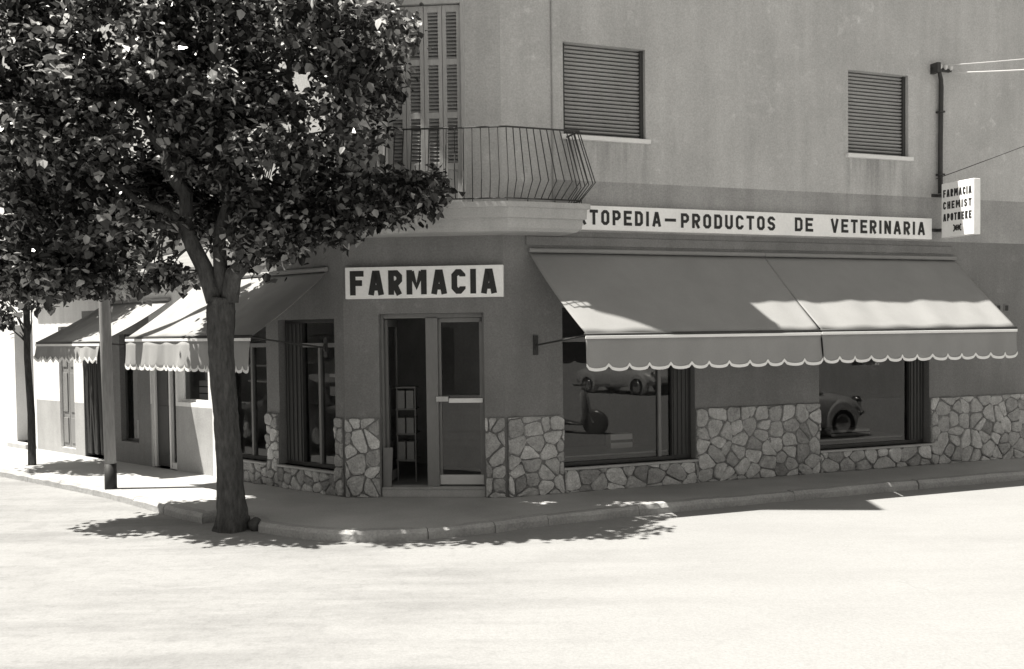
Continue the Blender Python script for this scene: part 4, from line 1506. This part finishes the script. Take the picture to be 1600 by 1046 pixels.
def car(label, paint, cx, cy, heading, group):
    root = thing('parked_car', label, 'car', (cx, cy, -.105), group)
    d = Vector((math.cos(heading), math.sin(heading), 0))
    sd = Vector((-d.y, d.x, 0))
    base = Vector((cx, cy, -.105))
    P = lambda x, y, z: base + d * x + sd * y + Vector((0, 0, z))
    # stations along the length: x, half width, sill z, belt z
    st = [(-1.75, .52, .42, .62), (-1.68, .64, .34, .76), (-1.3, .70, .28, .84), (-.6, .73, .24, .86), (.3, .73, .24, .86), (.9, .71, .26, .83), (1.45, .66, .32, .76), (1.72, .56, .38, .62), (1.78, .46, .44, .56)]
    b = MB()
    ring = []
    for (x, hw, z0, z1) in st:
        pr_ = [(-hw * .92, z0), (-hw, z0 + .1), (-hw, z1 - .12), (-hw * .93, z1 - .03), (-hw * .5, z1 + .03), (0, z1 + .045), (hw * .5, z1 + .03), (hw * .93, z1 - .03), (hw, z1 - .12), (hw, z0 + .1), (hw * .92, z0)]
        ring.append([P(x, y, z) for y, z in pr_])
    nn = len(ring[0])
    b.add([q for r_ in ring for q in r_], [(i * nn + j, (i + 1) * nn + j, (i + 1) * nn + (j + 1) % nn, i * nn + (j + 1) % nn) for i in range(len(st) - 1) for j in range(nn)] +
          [tuple(range(nn - 1, -1, -1)), tuple(range((len(st) - 1) * nn, len(st) * nn))])
    for x in (-1.08, 1.12):         # wing swellings over the wheels
        for s in (-1, 1):
            b.lathe(P(x, s * .60, .36), sd, [(-.13, .30), (-.08, .385), (.08, .385), (.135, .345), (.136, .31)], 24)
    build('body', b, paint, root, smooth=True)
    c = MB()
    cab = [(-1.25, .56, .84), (-.95, .56, 1.24), (-.45, .54, 1.36), (.15, .54, 1.35), (.42, .55, 1.22), (.78, .56, .84)]
    lo, hi = [], []
    n_ = len(cab)
    for s in (-1, 1):
        lo.append([P(x, s * (.66 if z < 1 else .56), z) for x, _, z in cab])
    c.prism(lo[0], lo[1])
    build('cabin', c, paint, root, bevel=.04)
    gl = MB()
    for s in (-1, 1):
        for (xa, xb) in ((-1.02, -.28), (-.22, .56)):
            ztl = 1.26
            q = [P(xa + .03, s * .655, .90), P(xb, s * .655, .90), P(xb - (.14 if xb > 0 else 0), s * .578, ztl), P(xa + (.14 if xa < -.5 else .0) + .03, s * .578, ztl)]
            q2 = [p_ + sd * s * .012 for p_ in q]
            gl.prism(q, q2)
    q = [P(.765, -.5, .88), P(.765, .5, .88), P(.46, .46, 1.23), P(.46, -.46, 1.23)]
    gl.prism(q, [p_ + d * .02 for p_ in q])
    q = [P(-1.245, -.5, .9), P(-1.245, .5, .9), P(-.985, .46, 1.22), P(-.985, -.46, 1.22)]
    gl.prism(q, [p_ - d * .02 for p_ in q])
    build('window', gl, 'far_pane', root)
    for x in (-1.08, 1.12):
        for s in (-1, 1):
            w_ = MB()
            w_.lathe(P(x, s * .62, .28), sd, [(-.07, .20), (-.07, .27), (-.05, .285), (.10, .285), (.125, .265), (.125, .20)], 28)
            wo_ = build('wheel', w_, 'rubber', root, smooth=False)
            h = MB()
            o_ = .06 if s > 0 else -.06
            h.lathe(P(x, s * .745, .28), sd * s, [(-.03, .19), (.0, .185), (.012, .12), (.02, .05)], 24)
            build('hubcap', h, 'chrome', wo_, smooth=True)
    for x, z in ((1.80, .46), (-1.78, .48)):
        bp = MB()
        bp.tube([P(x - math.copysign(.18, x), -.66, z), P(x, -.5, z), P(x + math.copysign(.02, x), 0, z), P(x, .5, z), P(x - math.copysign(.18, x), .66, z)], .038, 10)
        build('bumper', bp, 'chrome', root, smooth=True)
    for s in (-1, 1):
        h = MB()
        h.lathe(P(1.66, s * .47, .68), d, [(-.06, .10), (.04, .10), (.06, .085), (.075, .04)], 20)
        build('headlight', h, 'chrome', root, smooth=True)
GCAR = 'small cars parked across the right street'
h_ = math.atan2(FR_R.d.y, FR_R.d.x)
q = FR_R.p(7.25, 4.45, 0)
car('pale small sedan parked by the right street, mirrored in the far window', 'car_pale', q.x, q.y, h_, GCAR)
car('dark small sedan added by the left street to block reflections in the left panes', 'car_dark', -8.7, 12.7, math.atan2(FR_L.d.y, FR_L.d.x), GCAR)  # unseen car, added to hide the bright road from the left panes
car('pale small sedan parked far off across the junction, mirrored in the big window', 'car_pale', 16.6, -1.2, h_ + 1.2, GCAR)
def scooter(cx, cy, heading):
    root = thing('motor_scooter', 'motor scooter with leg shield parked across the junction, mirrored in the big window', 'scooter', (cx, cy, -.105))
    d = Vector((math.cos(heading), math.sin(heading), 0))
    sd = Vector((-d.y, d.x, 0))
    P = lambda x, y, z: Vector((cx, cy, -.105)) + d * x + sd * y + Vector((0, 0, z))
    for x in (-.62, .62):
        w_ = MB()
        prof_ = [(-.045, .12), (-.05, .19), (-.03, .222), (0, .228), (.03, .222), (.05, .19), (.045, .12)]
        w_.lathe(P(x, 0, .23), sd, prof_, 28)
        wo_ = build('wheel', w_, 'rubber', root, smooth=True)
        h = MB()
        h.lathe(P(x, 0, .23), sd, [(-.055, .118), (.055, .118)], 20)
        build('rim', h, 'chrome', wo_)
    b = MB()
    st = [(-.95, .05, .42, .50), (-.85, .14, .30, .62), (-.62, .20, .24, .68), (-.38, .20, .24, .68), (-.22, .15, .20, .62), (-.15, .12, .18, .30), (.22, .14, .17, .22), (.36, .16, .18, .24)]
    ring = []
    for x, hw, z0, z1 in st:
        zm = (z0 + z1) / 2
        ring.append([P(x, y, z) for y, z in ((-hw * .7, z0), (-hw, zm - (zm - z0) * .4), (-hw, zm + (z1 - zm) * .4), (-hw * .6, z1), (hw * .6, z1), (hw, zm + (z1 - zm) * .4), (hw, zm - (zm - z0) * .4), (hw * .7, z0))])
    nn = 8
    b.add([q_ for r_ in ring for q_ in r_], [(i * nn + j, (i + 1) * nn + j, (i + 1) * nn + (j + 1) % nn, i * nn + (j + 1) % nn) for i in range(len(st) - 1) for j in range(nn)] + [tuple(range(nn)), tuple(range((len(st) - 1) * nn, len(st) * nn))])
    build('body', b, 'car_dark', root, smooth=True)
    b = MB()
    rows = []
    for x, hw, z in ((.34, .17, .19), (.42, .23, .40), (.40, .25, .62), (.36, .21, .80), (.34, .12, .90)):
        rows.append([P(x + .05 * math.cos(t_ * 1.3), hw * t_, z) for t_ in (-1, -.5, 0, .5, 1)] + [P(x - .02 + .05 * math.cos(t_ * 1.3), hw * t_, z) for t_ in (1, .5, 0, -.5, -1)])
    b.add([q_ for r_ in rows for q_ in r_], [(i * 10 + j, (i + 1) * 10 + j, (i + 1) * 10 + (j + 1) % 10, i * 10 + (j + 1) % 10) for i in range(4) for j in range(10)] + [tuple(range(10)), tuple(range(40, 50))])
    build('leg_shield', b, 'car_pale', root, smooth=True)
    b = MB()
    b.tube([P(.62, .075, .23), P(.50, .06, .42), P(.40, .0, .72), P(.34, 0, 1.0)], [.022, .03, .035, .03], 10)
    build('fork', b, 'chrome', root, smooth=True)
    b = MB()
    b.tube([P(.28, -.33, 1.02), P(.33, -.12, 1.0), P(.34, 0, 1.0), P(.33, .12, 1.0), P(.28, .33, 1.02)], .018, 8)
    build('handlebar', b, 'iron', root, smooth=True)
    b = MB()
    b.lathe(P(.38, 0, 1.0), d, [(-.06, .05), (.0, .08), (.05, .085), (.06, .07)], 20)
    build('headlight', b, 'chrome', root, smooth=True)
    b = MB()
    b.lathe(P(.62, 0, .23), sd, [(-.08, .20), (-.06, .265), (0, .28), (.06, .265), (.08, .20)], 24)
    build('front_mudguard', b, 'car_dark', root, smooth=True)
    b = MB()
    b.obox(P(-.48, 0, .73), d * .33, sd * .13, Vector((0, 0, .05)))
    build('seat', b, 'black_paint', root, bevel=.035)
scooter(6.25, 6.45, math.atan2(.93, .37))

for o in bpy.data.objects:
    if '_base' in o:
        del o['_base']
